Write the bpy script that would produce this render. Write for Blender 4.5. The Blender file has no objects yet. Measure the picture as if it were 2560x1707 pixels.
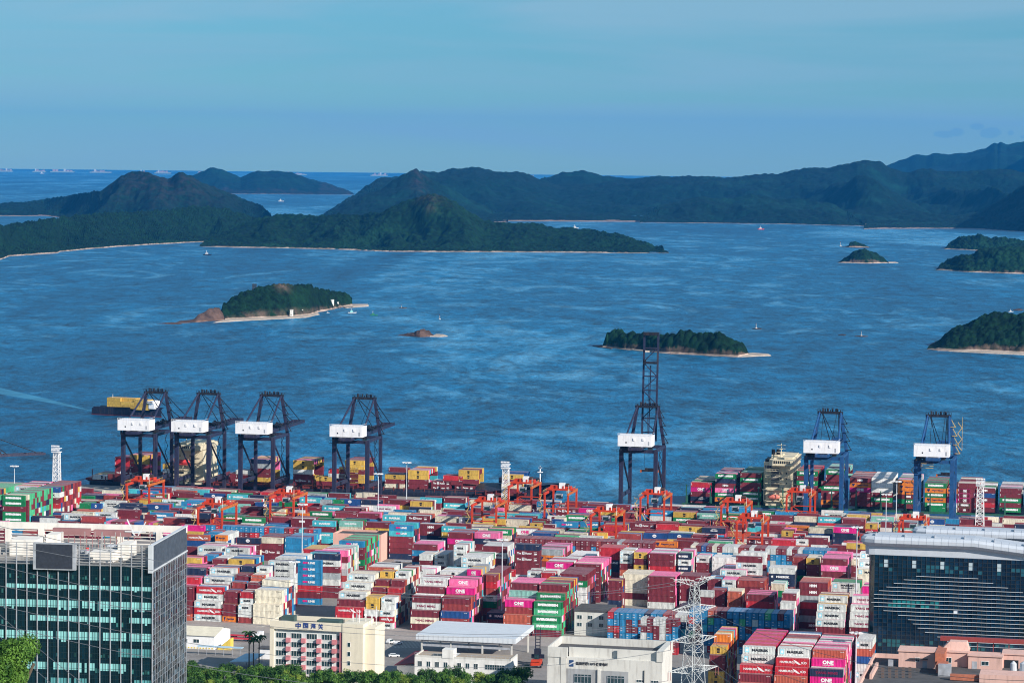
import bpy, math, random, os
import numpy as np
from mathutils import Vector, Matrix, noise
random.seed(7)
R = math.radians
scene = bpy.context.scene
C = scene.collection

# ---------------------------------------------------------------- camera
F = 7200.0; H = 201.0; YH0 = 388.5; SL = 0.0114; PHI = R(12.2); SEA = -4.5
ROLL = math.atan(SL)
YC = YH0 + SL*1280
PITCH = math.atan((853.5-YC)*math.cos(ROLL)/F)
cam = bpy.data.cameras.new('camera'); camo = bpy.data.objects.new('camera', cam); C.objects.link(camo)
cam.sensor_width = 36; cam.lens = F/2560*36; cam.clip_start = 1; cam.clip_end = 400000
f_ = Vector((0, math.cos(PITCH), -math.sin(PITCH))); up = Vector((0, math.sin(PITCH), math.cos(PITCH))); ri = Vector((1, 0, 0))
cr, sr = math.cos(ROLL), math.sin(ROLL)
ri2 = ri*cr + up*sr; up2 = up*cr - ri*sr
M = Matrix((ri2, up2, -f_)).transposed().to_4x4(); M.translation = Vector((0, 0, H))
camo.matrix_world = M
scene.camera = camo

# ---------------------------------------------------------------- sky and sun
SUN = Vector((0.64, -0.62, 0.45)).normalized()
EL = math.asin(SUN.z); AZ = math.atan2(SUN.x, SUN.y)
w = bpy.data.worlds.new("World"); scene.world = w; w.use_nodes = True
nt = w.node_tree; N = nt.nodes; Lk = nt.links
bg = N['Background']; bg.inputs[1].default_value = SKY_STRENGTH = 0.11
sky = N.new('ShaderNodeTexSky'); sky.sky_type = 'NISHITA'; sky.sun_disc = False
sky.sun_elevation = EL; sky.sun_rotation = AZ; sky.altitude = 50
sky.air_density = 1.0; sky.dust_density = 0.15; sky.ozone_density = 3.0
def mathn(op, a, b=None, c=None, tree=None):
    n = (tree or nt).nodes.new('ShaderNodeMath'); n.operation = op
    for i, q in enumerate((a, b, c)):
        if q is None: continue
        if isinstance(q, (int, float)): n.inputs[i].default_value = q
        else: (tree or nt).links.new(q, n.inputs[i])
    return n.outputs[0]
tc = N.new('ShaderNodeTexCoord'); sep = N.new('ShaderNodeSeparateXYZ'); Lk.new(tc.outputs['Generated'], sep.inputs[0])
# thin stratus streaks: wide, flat noise
mp = N.new('ShaderNodeMapping'); mp.inputs['Scale'].default_value = (2.2, 2.2, 26); mp.inputs['Rotation'].default_value = (0, R(3), 0)
Lk.new(tc.outputs['Generated'], mp.inputs[0])
nz = N.new('ShaderNodeTexNoise'); nz.inputs['Scale'].default_value = 2.3; nz.inputs['Detail'].default_value = 5; nz.inputs['Roughness'].default_value = 0.5
nz.inputs['Distortion'].default_value = 0.5
Lk.new(mp.outputs[0], nz.inputs['Vector'])
streak = mathn('MULTIPLY', mathn('SUBTRACT', nz.outputs['Fac'], 0.42), 2.6)
lift = mathn('MULTIPLY', sep.outputs['Z'], 9.0)
cl = N.new('ShaderNodeClamp'); Lk.new(mathn('MULTIPLY', streak, mathn('ADD', lift, 0.55)), cl.inputs[0]); cl.inputs['Max'].default_value = 0.5
# small puffs low on the right
def puff(ax, ez, sx, sz, seed):
    dx = mathn('DIVIDE', mathn('SUBTRACT', mathn('DIVIDE', sep.outputs['X'], sep.outputs['Y']), ax), sx)
    dz = mathn('DIVIDE', mathn('SUBTRACT', mathn('DIVIDE', sep.outputs['Z'], sep.outputs['Y']), ez), sz)
    r2 = mathn('ADD', mathn('MULTIPLY', dx, dx), mathn('MULTIPLY', dz, dz))
    return mathn('MAXIMUM', mathn('SUBTRACT', 1.0, r2), 0.0)
nz2 = N.new('ShaderNodeTexNoise'); nz2.inputs['Scale'].default_value = 210; nz2.inputs['Detail'].default_value = 4
Lk.new(tc.outputs['Generated'], nz2.inputs['Vector'])
pf = None
for (px, py, wx, wy) in ((2468, 314, 36, 18), (2432, 298, 28, 11), (2518, 313, 11, 9), (2385, 312, 26, 16), (2350, 318, 34, 12), (2550, 322, 15, 6)):
    a_ = (px-1280)/F; e_ = (430-py-33+0)/F+0
    q = puff(a_, e_, wx/F, wy/F, 1)
    pf = q if pf is None else mathn('MAXIMUM', pf, q)
pfm = N.new('ShaderNodeClamp'); Lk.new(mathn('MULTIPLY', mathn('SUBTRACT', mathn('ADD', mathn('MULTIPLY', pf, 0.9), nz2.outputs['Fac']), 0.90), 1.6), pfm.inputs[0]); pfm.inputs['Max'].default_value = 0.30
tint = N.new('ShaderNodeMix'); tint.data_type = 'RGBA'; tint.blend_type = 'MULTIPLY'; tint.inputs[0].default_value = 1.0
Lk.new(sky.outputs[0], tint.inputs[6]); 
tg = N.new('ShaderNodeMapRange'); tg.inputs[1].default_value = 0.0; tg.inputs[2].default_value = 0.035; Lk.new(sep.outputs['Z'], tg.inputs[0])
tm = N.new('ShaderNodeMix'); tm.data_type = 'RGBA'; tm.inputs[6].default_value = (0.37, 0.62, 0.64, 1); tm.inputs[7].default_value = (0.235, 0.47, 0.62, 1)
Lk.new(tg.outputs[0], tm.inputs[0]); Lk.new(tm.outputs[2], tint.inputs[7])
m1 = N.new('ShaderNodeMix'); m1.data_type = 'RGBA'; Lk.new(cl.outputs[0], m1.inputs[0]); Lk.new(tint.outputs[2], m1.inputs[6]); m1.inputs[7].default_value = (2.6, 3.8, 4.5, 1)
m2 = N.new('ShaderNodeMix'); m2.data_type = 'RGBA'; Lk.new(pfm.outputs[0], m2.inputs[0]); Lk.new(m1.outputs[2], m2.inputs[6]); m2.inputs[7].default_value = (0.9, 2.2, 3.8, 1)
Lk.new(m2.outputs[2], bg.inputs[0])
sl = bpy.data.lights.new('sun', 'SUN'); sl.energy = 5.0; sl.angle = R(0.5); sl.color = (1.0, 0.93, 0.84)
so = bpy.data.objects.new('sun', sl); C.objects.link(so)
so.rotation_euler = SUN.to_track_quat('Z', 'Y').to_euler()
scene.view_settings.view_transform = 'Standard'; scene.view_settings.look = 'None'
scene.view_settings.exposure = 0.42; scene.view_settings.gamma = 1.0
scene.cycles.use_denoising = True; scene.cycles.filter_width = 1.1
scene.cycles.max_bounces = 6; scene.cycles.volume_bounces = 0
scene.cycles.volume_max_steps = 64

# ---------------------------------------------------------------- pixel <-> place
def ray(px, py):
    a = px-1280; b = 853.5-py
    x = a*cr - b*sr; y = a*sr + b*cr
    return Vector((x, F*math.cos(PITCH)+y*math.sin(PITCH), -F*math.sin(PITCH)+y*math.cos(PITCH)))
def gp(px, py, z=0.0):
    d = ray(px, py); t = (z-H)/d.z
    return Vector((d.x*t, d.y*t, z))
def at(px, py, dist):              # point on the ray at ground distance y=dist
    d = ray(px, py); t = dist/d.y
    return Vector((d.x*t, dist, H+d.z*t))
cphi, sphi = math.cos(PHI), math.sin(PHI)
def uv(p): return (p[0]*cphi-p[1]*sphi, p[0]*sphi+p[1]*cphi)
def xy(u, v, z=0.0): return Vector((u*cphi+v*sphi, -u*sphi+v*cphi, z))
def guv(px, py, z=0.0): return uv(gp(px, py, z))
def atuv(px, py, v):               # point on the ray at yard depth v -> (u, z)
    d = ray(px, py); vv = d.x*sphi+d.y*cphi; t = v/vv
    return d.x*t*cphi-d.y*t*sphi, H+d.z*t

# ---------------------------------------------------------------- materials
MATS = {}
def mat(name, col, rough=0.7, metal=0.0, var=0.12, scale=0.3, bump=0.0, spec=0.4, dirt=0.0):
    if name in MATS: return MATS[name]
    m = bpy.data.materials.new(name); m.use_nodes = True
    t = m.node_tree; b = t.nodes['Principled BSDF']
    b.inputs['Roughness'].default_value = rough; b.inputs['Metallic'].default_value = metal
    b.inputs['Specular IOR Level'].default_value = spec
    g = t.nodes.new('ShaderNodeNewGeometry')
    n = t.nodes.new('ShaderNodeTexNoise'); n.inputs['Scale'].default_value = scale; n.inputs['Detail'].default_value = 6; n.inputs['Roughness'].default_value = 0.6
    t.links.new(g.outputs['Position'], n.inputs['Vector'])
    r = t.nodes.new('ShaderNodeValToRGB'); t.links.new(n.outputs['Fac'], r.inputs[0])
    r.color_ramp.elements[0].position = 0.3; r.color_ramp.elements[1].position = 0.7
    c = np.array(col)
    r.color_ramp.elements[0].color = (*np.clip(c*(1-var), 0, 1), 1); r.color_ramp.elements[1].color = (*np.clip(c*(1+var), 0, 1), 1)
    out = r.outputs[0]
    if dirt:
        n2 = t.nodes.new('ShaderNodeTexNoise'); n2.inputs['Scale'].default_value = 1.0; n2.inputs['Detail'].default_value = 5
        mp = t.nodes.new('ShaderNodeMapping'); mp.inputs['Scale'].default_value = (0.9, 0.9, 0.12)
        t.links.new(g.outputs['Position'], mp.inputs[0]); t.links.new(mp.outputs[0], n2.inputs['Vector'])
        rr = t.nodes.new('ShaderNodeMapRange'); rr.inputs[1].default_value = 0.52; rr.inputs[2].default_value = 0.75; rr.inputs[4].default_value = dirt
        t.links.new(n2.outputs['Fac'], rr.inputs[0])
        mx = t.nodes.new('ShaderNodeMix'); mx.data_type = 'RGBA'; t.links.new(rr.outputs[0], mx.inputs[0]); t.links.new(out, mx.inputs[6]); mx.inputs[7].default_value = (0.12, 0.09, 0.07, 1)
        out = mx.outputs[2]
    t.links.new(out, b.inputs['Base Color'])
    if bump:
        bp = t.nodes.new('ShaderNodeBump'); bp.inputs['Strength'].default_value = bump; t.links.new(n.outputs['Fac'], bp.inputs['Height']); t.links.new(bp.outputs[0], b.inputs['Normal'])
    MATS[name] = m
    return m

# ---------------------------------------------------------------- mesh builder
BOXF = ((0, 3, 2, 1), (4, 5, 6, 7), (0, 1, 5, 4), (1, 2, 6, 5), (2, 3, 7, 6), (3, 0, 4, 7))
class MB:
    def __init__(s): s.v = []; s.f = []
    def add(s, vs, fs):
        o = len(s.v); s.v += [tuple(p) for p in vs]; s.f += [tuple(i+o for i in q) for q in fs]; return s
    def box(s, x0, x1, y0, y1, z0, z1):
        return s.add([(x0, y0, z0), (x1, y0, z0), (x1, y1, z0), (x0, y1, z0), (x0, y0, z1), (x1, y0, z1), (x1, y1, z1), (x0, y1, z1)], BOXF)
    def cbox(s, cx, cy, z0, wx, wy, h): return s.box(cx-wx/2, cx+wx/2, cy-wy/2, cy+wy/2, z0, z0+h)
    def bar(s, p, q, w, h=None, sides=4):
        p = Vector(p); q = Vector(q); d = q-p
        if d.length < 1e-6: return s
        d.normalize(); a = Vector((0, 0, 1)) if abs(d.z) < 0.95 else Vector((0, 1, 0))
        x = d.cross(a).normalized(); y = x.cross(d).normalized(); h = h or w
        if sides == 4:
            o = [(-w/2, -h/2), (w/2, -h/2), (w/2, h/2), (-w/2, h/2)]
        else:
            o = [(w/2*math.cos(2*math.pi*i/sides), h/2*math.sin(2*math.pi*i/sides)) for i in range(sides)]
        n = len(o)
        vs = [p+x*a_+y*b_ for a_, b_ in o]+[q+x*a_+y*b_ for a_, b_ in o]
        fs = [(i, (i+1) % n, n+(i+1) % n, n+i) for i in range(n)]+[tuple(range(n-1, -1, -1)), tuple(range(n, 2*n))]
        return s.add(vs, fs)
    def cyl(s, x, y, z0, z1, r, r2=None, n=12):
        r2 = r if r2 is None else r2
        vs = [(x+r*math.cos(2*math.pi*i/n), y+r*math.sin(2*math.pi*i/n), z0) for i in range(n)]+[(x+r2*math.cos(2*math.pi*i/n), y+r2*math.sin(2*math.pi*i/n), z1) for i in range(n)]
        return s.add(vs, [(i, (i+1) % n, n+(i+1) % n, n+i) for i in range(n)]+[tuple(range(n-1, -1, -1)), tuple(range(n, 2*n))])
    def prism(s, pts, z0, z1):
        n = len(pts); vs = [(*p, z0) for p in pts]+[(*p, z1) for p in pts]
        return s.add(vs, [(i, (i+1) % n, n+(i+1) % n, n+i) for i in range(n)]+[tuple(range(n-1, -1, -1)), tuple(range(n, 2*n))])
    def ball(s, x, y, z, r, n=8, m=6, sz=1.0):
        vs = []; fs = []
        for j in range(m+1):
            th = math.pi*j/m
            for i in range(n): vs.append((x+r*math.sin(th)*math.cos(2*math.pi*i/n), y+r*math.sin(th)*math.sin(2*math.pi*i/n), z+r*sz*math.cos(th)))
        for j in range(m):
            for i in range(n): fs.append((j*n+i, (j+1)*n+i, (j+1)*n+(i+1) % n, j*n+(i+1) % n))
        return s.add(vs, fs)
    def lattice(s, p, q, w, seg, t, w2=None):     # 4-chord truss from p to q (roughly vertical or horizontal)
        p = Vector(p); q = Vector(q); d = (q-p).normalized(); w2 = w if w2 is None else w2
        a = Vector((0, 0, 1)) if abs(d.z) < 0.9 else Vector((0, 1, 0))
        x = d.cross(a).normalized(); y = x.cross(d).normalized()
        rings = []
        for i in range(seg+1):
            k = i/seg; c = p.lerp(q, k); ww = (w+(w2-w)*k)/2
            rings.append([c+x*sx*ww+y*sy*ww for sx, sy in ((-1, -1), (1, -1), (1, 1), (-1, 1))])
        for j in range(4): s.bar(rings[0][j], rings[-1][j], t)
        for i in range(seg):
            for j in range(4):
                k = (j+1) % 4
                s.bar(rings[i+1][j], rings[i+1][k], t*.6)
                if i % 2: s.bar(rings[i][j], rings[i+1][k], t*.6)
                else: s.bar(rings[i][k], rings[i+1][j], t*.6)
                if w > 3: s.bar(rings[i][j] if i % 2 == 0 else rings[i][k], rings[i+1][k] if i % 2 == 0 else rings[i+1][j], t*.5)
        return s
    def build(s, name, m, parent=None, smooth=False):
        me = bpy.data.meshes.new(name); me.from_pydata(s.v, [], s.f)
        me.update(); me.materials.append(m)
        if smooth:
            for p in me.polygons: p.use_smooth = True
        o = bpy.data.objects.new(name, me); C.objects.link(o)
        if parent is not None: o.parent = parent
        return o
def tag(o, label=None, cat=None, group=None, kind=None):
    if label: o['label'] = label
    if cat: o['category'] = cat
    if group: o['group'] = group
    if kind: o['kind'] = kind
    return o
def thing(name, label, cat, loc=(0, 0, 0), rz=0.0, group=None):
    o = bpy.data.objects.new(name, None); C.objects.link(o); o.location = loc; o.rotation_euler = (0, 0, rz); o.empty_display_size = 1
    return tag(o, label, cat, group)
def copy_tree(o, parent=None):
    c = o.copy(); C.objects.link(c)
    if parent is not None: c.parent = parent
    for ch in list(o.children): copy_tree(ch, c)
    return c
# text ------------------------------------------------------------------
TXT = {}
def text_mesh(s, bold=0.03, res=2, spacing=1.0):
    k = (s, bold, spacing)
    if k in TXT: return TXT[k]
    cu = bpy.data.curves.new('txt', 'FONT'); cu.body = s; cu.size = 1; cu.offset = bold; cu.resolution_u = res; cu.align_x = 'CENTER'; cu.align_y = 'CENTER'; cu.space_character = spacing
    o = bpy.data.objects.new('txt', cu); C.objects.link(o)
    dg = bpy.context.evaluated_depsgraph_get(); dg.update()
    me = bpy.data.meshes.new_from_object(o.evaluated_get(dg))
    V = np.array([v.co[:] for v in me.vertices]) if len(me.vertices) else np.zeros((0, 3)); Fc = [tuple(p.vertices) for p in me.polygons]
    bpy.data.objects.remove(o); bpy.data.meshes.remove(me); bpy.data.curves.remove(cu)
    mn, mx = V.min(0), V.max(0); V = V-(mn+mx)/2
    V = V[:, :2]/np.array([mx[0]-mn[0], mx[1]-mn[1]])       # unit box centred at 0
    TXT[k] = (V, Fc, (mx[0]-mn[0])/(mx[1]-mn[1]))
    return TXT[k]
def add_text(mb, s, cx, y, cz, width, height=None, bold=0.03):  # facing -y
    V, Fc, asp = text_mesh(s, bold); height = height or width/asp
    return mb.add([(cx+a*width, y, cz+b*height) for a, b in V], Fc)
# ---------------------------------------------------------------- water
def water_mat():
    m = bpy.data.materials.new('water'); m.use_nodes = True; t = m.node_tree; b = t.nodes['Principled BSDF']
    g = t.nodes.new('ShaderNodeNewGeometry')
    def nz(scale, sx, sy, det=3, rough=0.55, dist=0.0, off=0, rot=0.0):
        mp = t.nodes.new('ShaderNodeMapping'); mp.inputs['Scale'].default_value = (sx, sy, 1); mp.inputs['Location'].default_value = (off, off*1.7, 0); mp.inputs['Rotation'].default_value = (0, 0, rot)
        t.links.new(g.outputs['Position'], mp.inputs[0])
        n = t.nodes.new('ShaderNodeTexNoise'); n.inputs['Scale'].default_value = scale; n.inputs['Detail'].default_value = det; n.inputs['Roughness'].default_value = rough; n.inputs['Distortion'].default_value = dist
        t.links.new(mp.outputs[0], n.inputs['Vector']); return n.outputs['Fac']
    def mr(x, a, bb, c, d):
        r = t.nodes.new('ShaderNodeMapRange'); r.inputs[1].default_value = a; r.inputs[2].default_value = bb; r.inputs[3].default_value = c; r.inputs[4].default_value = d; t.links.new(x, r.inputs[0]); return r.outputs[0]
    def mm(op, a, bb): return mathn(op, a, bb, tree=t)
    # slicks: patches of calmer, glossier water drawn out by the tide
    patch = nz(0.0015, 1.0, 0.24, 5, 0.6, 1.2, 3, R(8))
    band = nz(0.0060, 0.8, 0.34, 7, 0.66, 2.8, 900, R(-14))
    fine = nz(0.022, 0.8, 0.3, 5, 0.7, 0.9, 50)
    raw = mm('ADD', mm('MULTIPLY', patch, 0.55), mm('ADD', mm('MULTIPLY', band, 0.55), mm('MULTIPLY', fine, 0.16)))
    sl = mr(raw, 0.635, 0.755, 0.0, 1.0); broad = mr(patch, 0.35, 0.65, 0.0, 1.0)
    chop = nz(0.11, 1.0, 0.45, 4, 0.8, 0.2, 11, R(-14)); chop2 = nz(0.03, 0.8, 0.4, 5, 0.72, 0.4, 77, R(-7))
    hgt = mm('ADD', mm('MULTIPLY', chop, 2.2), mm('MULTIPLY', chop2, 6.0))
    bp = t.nodes.new('ShaderNodeBump'); bp.inputs['Distance'].default_value = 1.0
    t.links.new(mr(sl, 0, 1, 0.9, 0.35), bp.inputs['Strength']); t.links.new(hgt, bp.inputs['Height']); t.links.new(bp.outputs[0], b.inputs['Normal'])
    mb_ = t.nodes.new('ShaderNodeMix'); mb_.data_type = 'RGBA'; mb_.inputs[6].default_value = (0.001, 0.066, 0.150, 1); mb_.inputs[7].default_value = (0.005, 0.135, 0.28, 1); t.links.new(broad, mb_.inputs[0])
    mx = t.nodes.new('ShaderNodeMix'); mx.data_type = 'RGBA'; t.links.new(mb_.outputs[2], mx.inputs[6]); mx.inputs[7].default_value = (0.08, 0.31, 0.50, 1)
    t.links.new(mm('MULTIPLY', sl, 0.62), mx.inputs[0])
    mx2 = t.nodes.new('ShaderNodeMix'); mx2.data_type = 'RGBA'; mx2.blend_type = 'MULTIPLY'; mx2.inputs[0].default_value = 1.0
    t.links.new(mx.outputs[2], mx2.inputs[6])
    cm = t.nodes.new('ShaderNodeCombineColor'); q = mr(mm('ADD', mm('MULTIPLY', chop, 0.55), mm('MULTIPLY', chop2, 0.45)), 0.34, 0.66, 0.05, 2.1)  # ripple light and shade painted into the base colour from the chop noise
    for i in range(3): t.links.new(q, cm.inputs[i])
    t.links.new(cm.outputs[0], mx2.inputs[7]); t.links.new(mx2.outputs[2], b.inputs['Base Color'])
    t.links.new(mr(sl, 0, 1, 0.42, 0.24), b.inputs['Roughness']); b.inputs['IOR'].default_value = 1.33
    return m
WATER = water_mat()
n = 160; RS = 45000.0
mb = MB(); rings = [0]; vs = [(0, 0, SEA)]; fs = []
rr_ = [1500, 4000, 9000, 20000, RS]
for r_ in rr_:
    for i in range(n): vs.append((r_*math.sin(2*math.pi*i/n), r_*math.cos(2*math.pi*i/n), SEA))
fs = [(0, 1+(i+1) % n, 1+i) for i in range(n)]
for k in range(len(rr_)-1):
    for i in range(n):
        a0 = 1+k*n+i; a1 = 1+k*n+(i+1) % n; fs.append((a0, a1, a1+n, a0+n))
mb.add(vs, fs); tag(mb.build('sea_water', WATER), kind='structure')

# ---------------------------------------------------------------- land across the water
def land_mat(name, g1, g2, rockc, sandz, rock=0.5, beach=(0.50, 0.38, 0.31)):
    m = bpy.data.materials.new(name); m.use_nodes = True; t = m.node_tree; b = t.nodes['Principled BSDF']; b.inputs['Roughness'].default_value = 0.9; b.inputs['Specular IOR Level'].default_value = 0.1
    g = t.nodes.new('ShaderNodeNewGeometry'); s = t.nodes.new('ShaderNodeSeparateXYZ'); t.links.new(g.outputs['Position'], s.inputs[0])
    def nz(sc, det=5): 
        n = t.nodes.new('ShaderNodeTexNoise'); n.inputs['Scale'].default_value = sc; n.inputs['Detail'].default_value = det; n.inputs['Roughness'].default_value = 0.65; t.links.new(g.outputs['Position'], n.inputs['Vector']); return n.outputs['Fac']
    def mr(x, a, bb, c=0.0, d=1.0):
        r = t.nodes.new('ShaderNodeMapRange'); r.inputs[1].default_value = a; r.inputs[2].default_value = bb; r.inputs[3].default_value = c; r.inputs[4].default_value = d; t.links.new(x, r.inputs[0]); return r.outputs[0]
    def mix(f, a, bb):
        x = t.nodes.new('ShaderNodeMix'); x.data_type = 'RGBA'; t.links.new(f, x.inputs[0])
        for i, q in ((6, a), (7, bb)):
            if isinstance(q, tuple): x.inputs[i].default_value = (*q, 1)
            else: t.links.new(q, x.inputs[i])
        return x.outputs[2]
    c = mix(mr(nz(0.09, 7), 0.38, 0.66), g1, g2)
    c = mix(mr(nz(0.004), 0.52, 0.70, 0, 0.6), c, tuple(min(1, x*1.7) for x in g2))
    at_ = t.nodes.new('ShaderNodeAttribute'); at_.attribute_name = 'rock'
    rk = mathn('MULTIPLY', at_.outputs['Fac'], mr(nz(0.03), 0.40, 0.62), tree=t)
    c = mix(rk, c, mix(mr(nz(0.2), 0.3, 0.7), tuple(x*0.6 for x in rockc), rockc))
    sf = mr(mathn('SUBTRACT', s.outputs[2], mathn('MULTIPLY', nz(0.05, 3), sandz*0.8, tree=t), tree=t), SEA+sandz*0.25, SEA+sandz*0.45, 1.0, 0.0)
    a2 = t.nodes.new('ShaderNodeAttribute'); a2.attribute_name = 'shore'; sf = mathn('MULTIPLY', sf, a2.outputs['Fac'], tree=t)
    c = mix(sf, c, mix(mr(nz(0.03, 4), 0.42, 0.58), tuple(x*0.42 for x in beach), beach))
    t.links.new(c, b.inputs['Base Color'])
    return m
def bmp(x, c, w): return math.exp(-((x-c)/w)**2)
def interp(pr, x):
    if x <= pr[0][0]: return pr[0][1]
    for (a, ya), (b, yb) in zip(pr, pr[1:]):
        if x <= b:
            k = (x-a)/(b-a); k = k*k*(3-2*k)*0.4+k*0.6; return ya+(yb-ya)*k
    return pr[-1][1]
def land(name, prof, base, T, m, step=2.0, rows=40, crown=3.0, cell=7.0, ridge=0.45, gully=0.18, gs=400.0, seed=0, rock=None, shelf=0.05, edge=1.0, fall=0.8):
    x0, x1 = prof[0][0], prof[-1][0]; nx = int((x1-x0)/step)+1
    V = []; rk = []; sh_ = []
    for i in range(nx):
        px = x0+(x1-x0)*i/(nx-1)
        yb = interp(base, px); p0 = gp(px, yb, SEA); dist = p0.y
        yt = interp(prof, px)
        eL, eR = edge if isinstance(edge, tuple) else (edge, edge)
        taper = min(1.0, (px-x0)/(x1-x0)*12*eL+0.004, (x1-px)/(x1-x0)*12*eR+0.004)
        Tt = T*max(0.03, math.sqrt(taper))
        pr = at(px, yt, dist+Tt*ridge); hr = max(0.3, pr.z-SEA); dx = p0.x/dist
        for j in range(rows+1):
            k = j/rows; d = dist+Tt*k; x = dx*d; y = d
            if k < ridge: q = max(0, (k/ridge-shelf)/(1-shelf)); f = math.sin(q*math.pi/2)**fall
            else: q = (k-ridge)/(1-ridge); f = max(0, math.cos(q*math.pi/2))**0.8
            sid = 1-abs(k-ridge)/max(ridge, 1-ridge) if k > ridge else k/ridge
            gz = noise.fractal(Vector((x/gs, y/gs*0.6, seed)), 1.0, 2.0, 5)
            wx = x+gs*.35*noise.noise(Vector((x/gs*.8, y/gs*.5, seed+3)))
            rg = 1-abs(noise.noise(Vector((wx/gs*1.7, y/gs*0.35, seed+9))))*2.2-abs(noise.noise(Vector((wx/gs*4.1, y/gs*0.9, seed+19))))*.9
            z = hr*f*(1-(gully*(0.5-gz*0.9)+gully*0.9*(1-rg)*0.6)*(1-sid**3)*(k < 0.98))
            c = noise.voronoi(Vector((x/cell, y/cell, 0)))[0][0]
            c2 = noise.noise(Vector((x/(cell*3.1), y/(cell*3.1), 5)))
            up_ = min(1.0, f*hr/6.0)*(f > 0.02)
            z = max(z, 0.0)+crown*up_*((0.9-1.2*c)+0.9*c2)
            if j == 0 or j == rows: z = -1.5
            elif f <= 0.02: z = 0.25+0.7*k/ridge*5
            V.append((x, y, SEA+z)); rk.append(rock(px+9*noise.noise(Vector((x/40, y/60, 3))), k, z/max(hr, 1)+.08*noise.noise(Vector((x/30, y/50, 7)))) if rock else 0.0); sh_.append(1.0 if (k < shelf*1.7+.012 or k > .985) else 0.0)
    Fq = [((i*(rows+1)+j), ((i+1)*(rows+1)+j), ((i+1)*(rows+1)+j+1), (i*(rows+1)+j+1)) for i in range(nx-1) for j in range(rows)]
    o = MB().add(V, Fq).build(name, m)
    at_ = o.data.attributes.new('rock', 'FLOAT', 'POINT'); at_.data.foreach_set('value', [float(q) for q in rk])
    at_ = o.data.attributes.new('shore', 'FLOAT', 'POINT'); at_.data.foreach_set('value', sh_)
    return tag(o, kind='structure')
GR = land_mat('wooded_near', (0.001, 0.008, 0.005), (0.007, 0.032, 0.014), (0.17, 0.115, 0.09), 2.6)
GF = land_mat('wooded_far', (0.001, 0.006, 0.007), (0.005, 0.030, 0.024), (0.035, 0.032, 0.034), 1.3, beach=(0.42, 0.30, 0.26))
RK = land_mat('bare_rock', (0.05, 0.035, 0.03), (0.12, 0.075, 0.06), (0.16, 0.10, 0.08), 2.0, beach=(0.2, 0.12, 0.09))
SD = mat('beach_sand', (0.46, 0.38, 0.31), 0.9, var=.35, scale=0.08, dirt=.6)
# far mountain range, range, headland, isles: outlines in image px, each standing at its own distance
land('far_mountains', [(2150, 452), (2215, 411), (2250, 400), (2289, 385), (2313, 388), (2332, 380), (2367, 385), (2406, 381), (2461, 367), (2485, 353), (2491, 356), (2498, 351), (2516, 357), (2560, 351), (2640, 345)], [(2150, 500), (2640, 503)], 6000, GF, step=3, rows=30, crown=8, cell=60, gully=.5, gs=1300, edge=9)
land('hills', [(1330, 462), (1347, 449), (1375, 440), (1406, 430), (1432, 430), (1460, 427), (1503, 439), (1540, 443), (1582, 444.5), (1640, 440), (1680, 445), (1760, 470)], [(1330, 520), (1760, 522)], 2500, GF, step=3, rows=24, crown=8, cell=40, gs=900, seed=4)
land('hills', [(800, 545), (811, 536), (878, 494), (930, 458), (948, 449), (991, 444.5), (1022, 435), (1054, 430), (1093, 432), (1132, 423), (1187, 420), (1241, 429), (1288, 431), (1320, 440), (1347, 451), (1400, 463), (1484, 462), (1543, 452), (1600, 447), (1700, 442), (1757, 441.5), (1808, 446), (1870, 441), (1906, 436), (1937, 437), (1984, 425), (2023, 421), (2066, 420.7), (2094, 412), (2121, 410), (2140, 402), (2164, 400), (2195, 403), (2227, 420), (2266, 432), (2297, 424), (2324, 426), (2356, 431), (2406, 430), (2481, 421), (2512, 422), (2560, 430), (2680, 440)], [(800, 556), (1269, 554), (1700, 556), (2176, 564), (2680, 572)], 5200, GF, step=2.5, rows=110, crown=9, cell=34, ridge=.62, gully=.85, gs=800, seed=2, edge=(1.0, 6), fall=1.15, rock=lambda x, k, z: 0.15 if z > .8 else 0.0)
land('hills', [(795, 552), (830, 528), (878, 503), (915, 487), (950, 474), (985, 452), (1010, 436), (1030, 428), (1040, 426), (1052, 434), (1066, 443), (1100, 461), (1140, 480), (1190, 505), (1240, 535), (1270, 552)], [(795, 557), (1270, 556)], 2300, GF, step=2.5, rows=60, crown=8, cell=30, gully=.7, gs=450, seed=8, rock=lambda x, k, z: 1.0*bmp(x, 1046, 22)*max(0, min(1, (z-.35)*3)))
land('hills', [(1600, 548), (1650, 515), (1700, 504), (1760, 493), (1815, 497), (1880, 488), (1950, 497), (2010, 503), (2080, 508), (2120, 530), (2150, 552), (2165, 563)], [(1600, 557), (1945, 560.5), (2144, 565), (2165, 566)], 1500, GF, step=2.5, rows=40, crown=7, cell=28, gully=.7, gs=380, seed=18)
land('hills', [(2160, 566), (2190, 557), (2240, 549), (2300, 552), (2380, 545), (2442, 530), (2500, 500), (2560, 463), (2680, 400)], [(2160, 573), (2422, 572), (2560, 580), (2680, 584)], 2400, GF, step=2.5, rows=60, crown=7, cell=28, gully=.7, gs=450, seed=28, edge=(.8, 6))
land('hills', [(455, 470), (475, 439), (504, 427.5), (530, 417.5), (548, 420), (570, 429), (585, 435), (601, 443), (621, 435), (643, 428.6), (665, 428), (695, 427.5), (728, 431), (768, 446), (815, 458), (850, 470), (885, 486)], [(455, 484), (885, 487)], 1900, GF, step=2, rows=34, crown=8, cell=40, gully=.6, gs=500, seed=5, rock=lambda x, k, z: 1.0 if (x > 800 or z < .2) else 0.1, edge=3)
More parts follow.
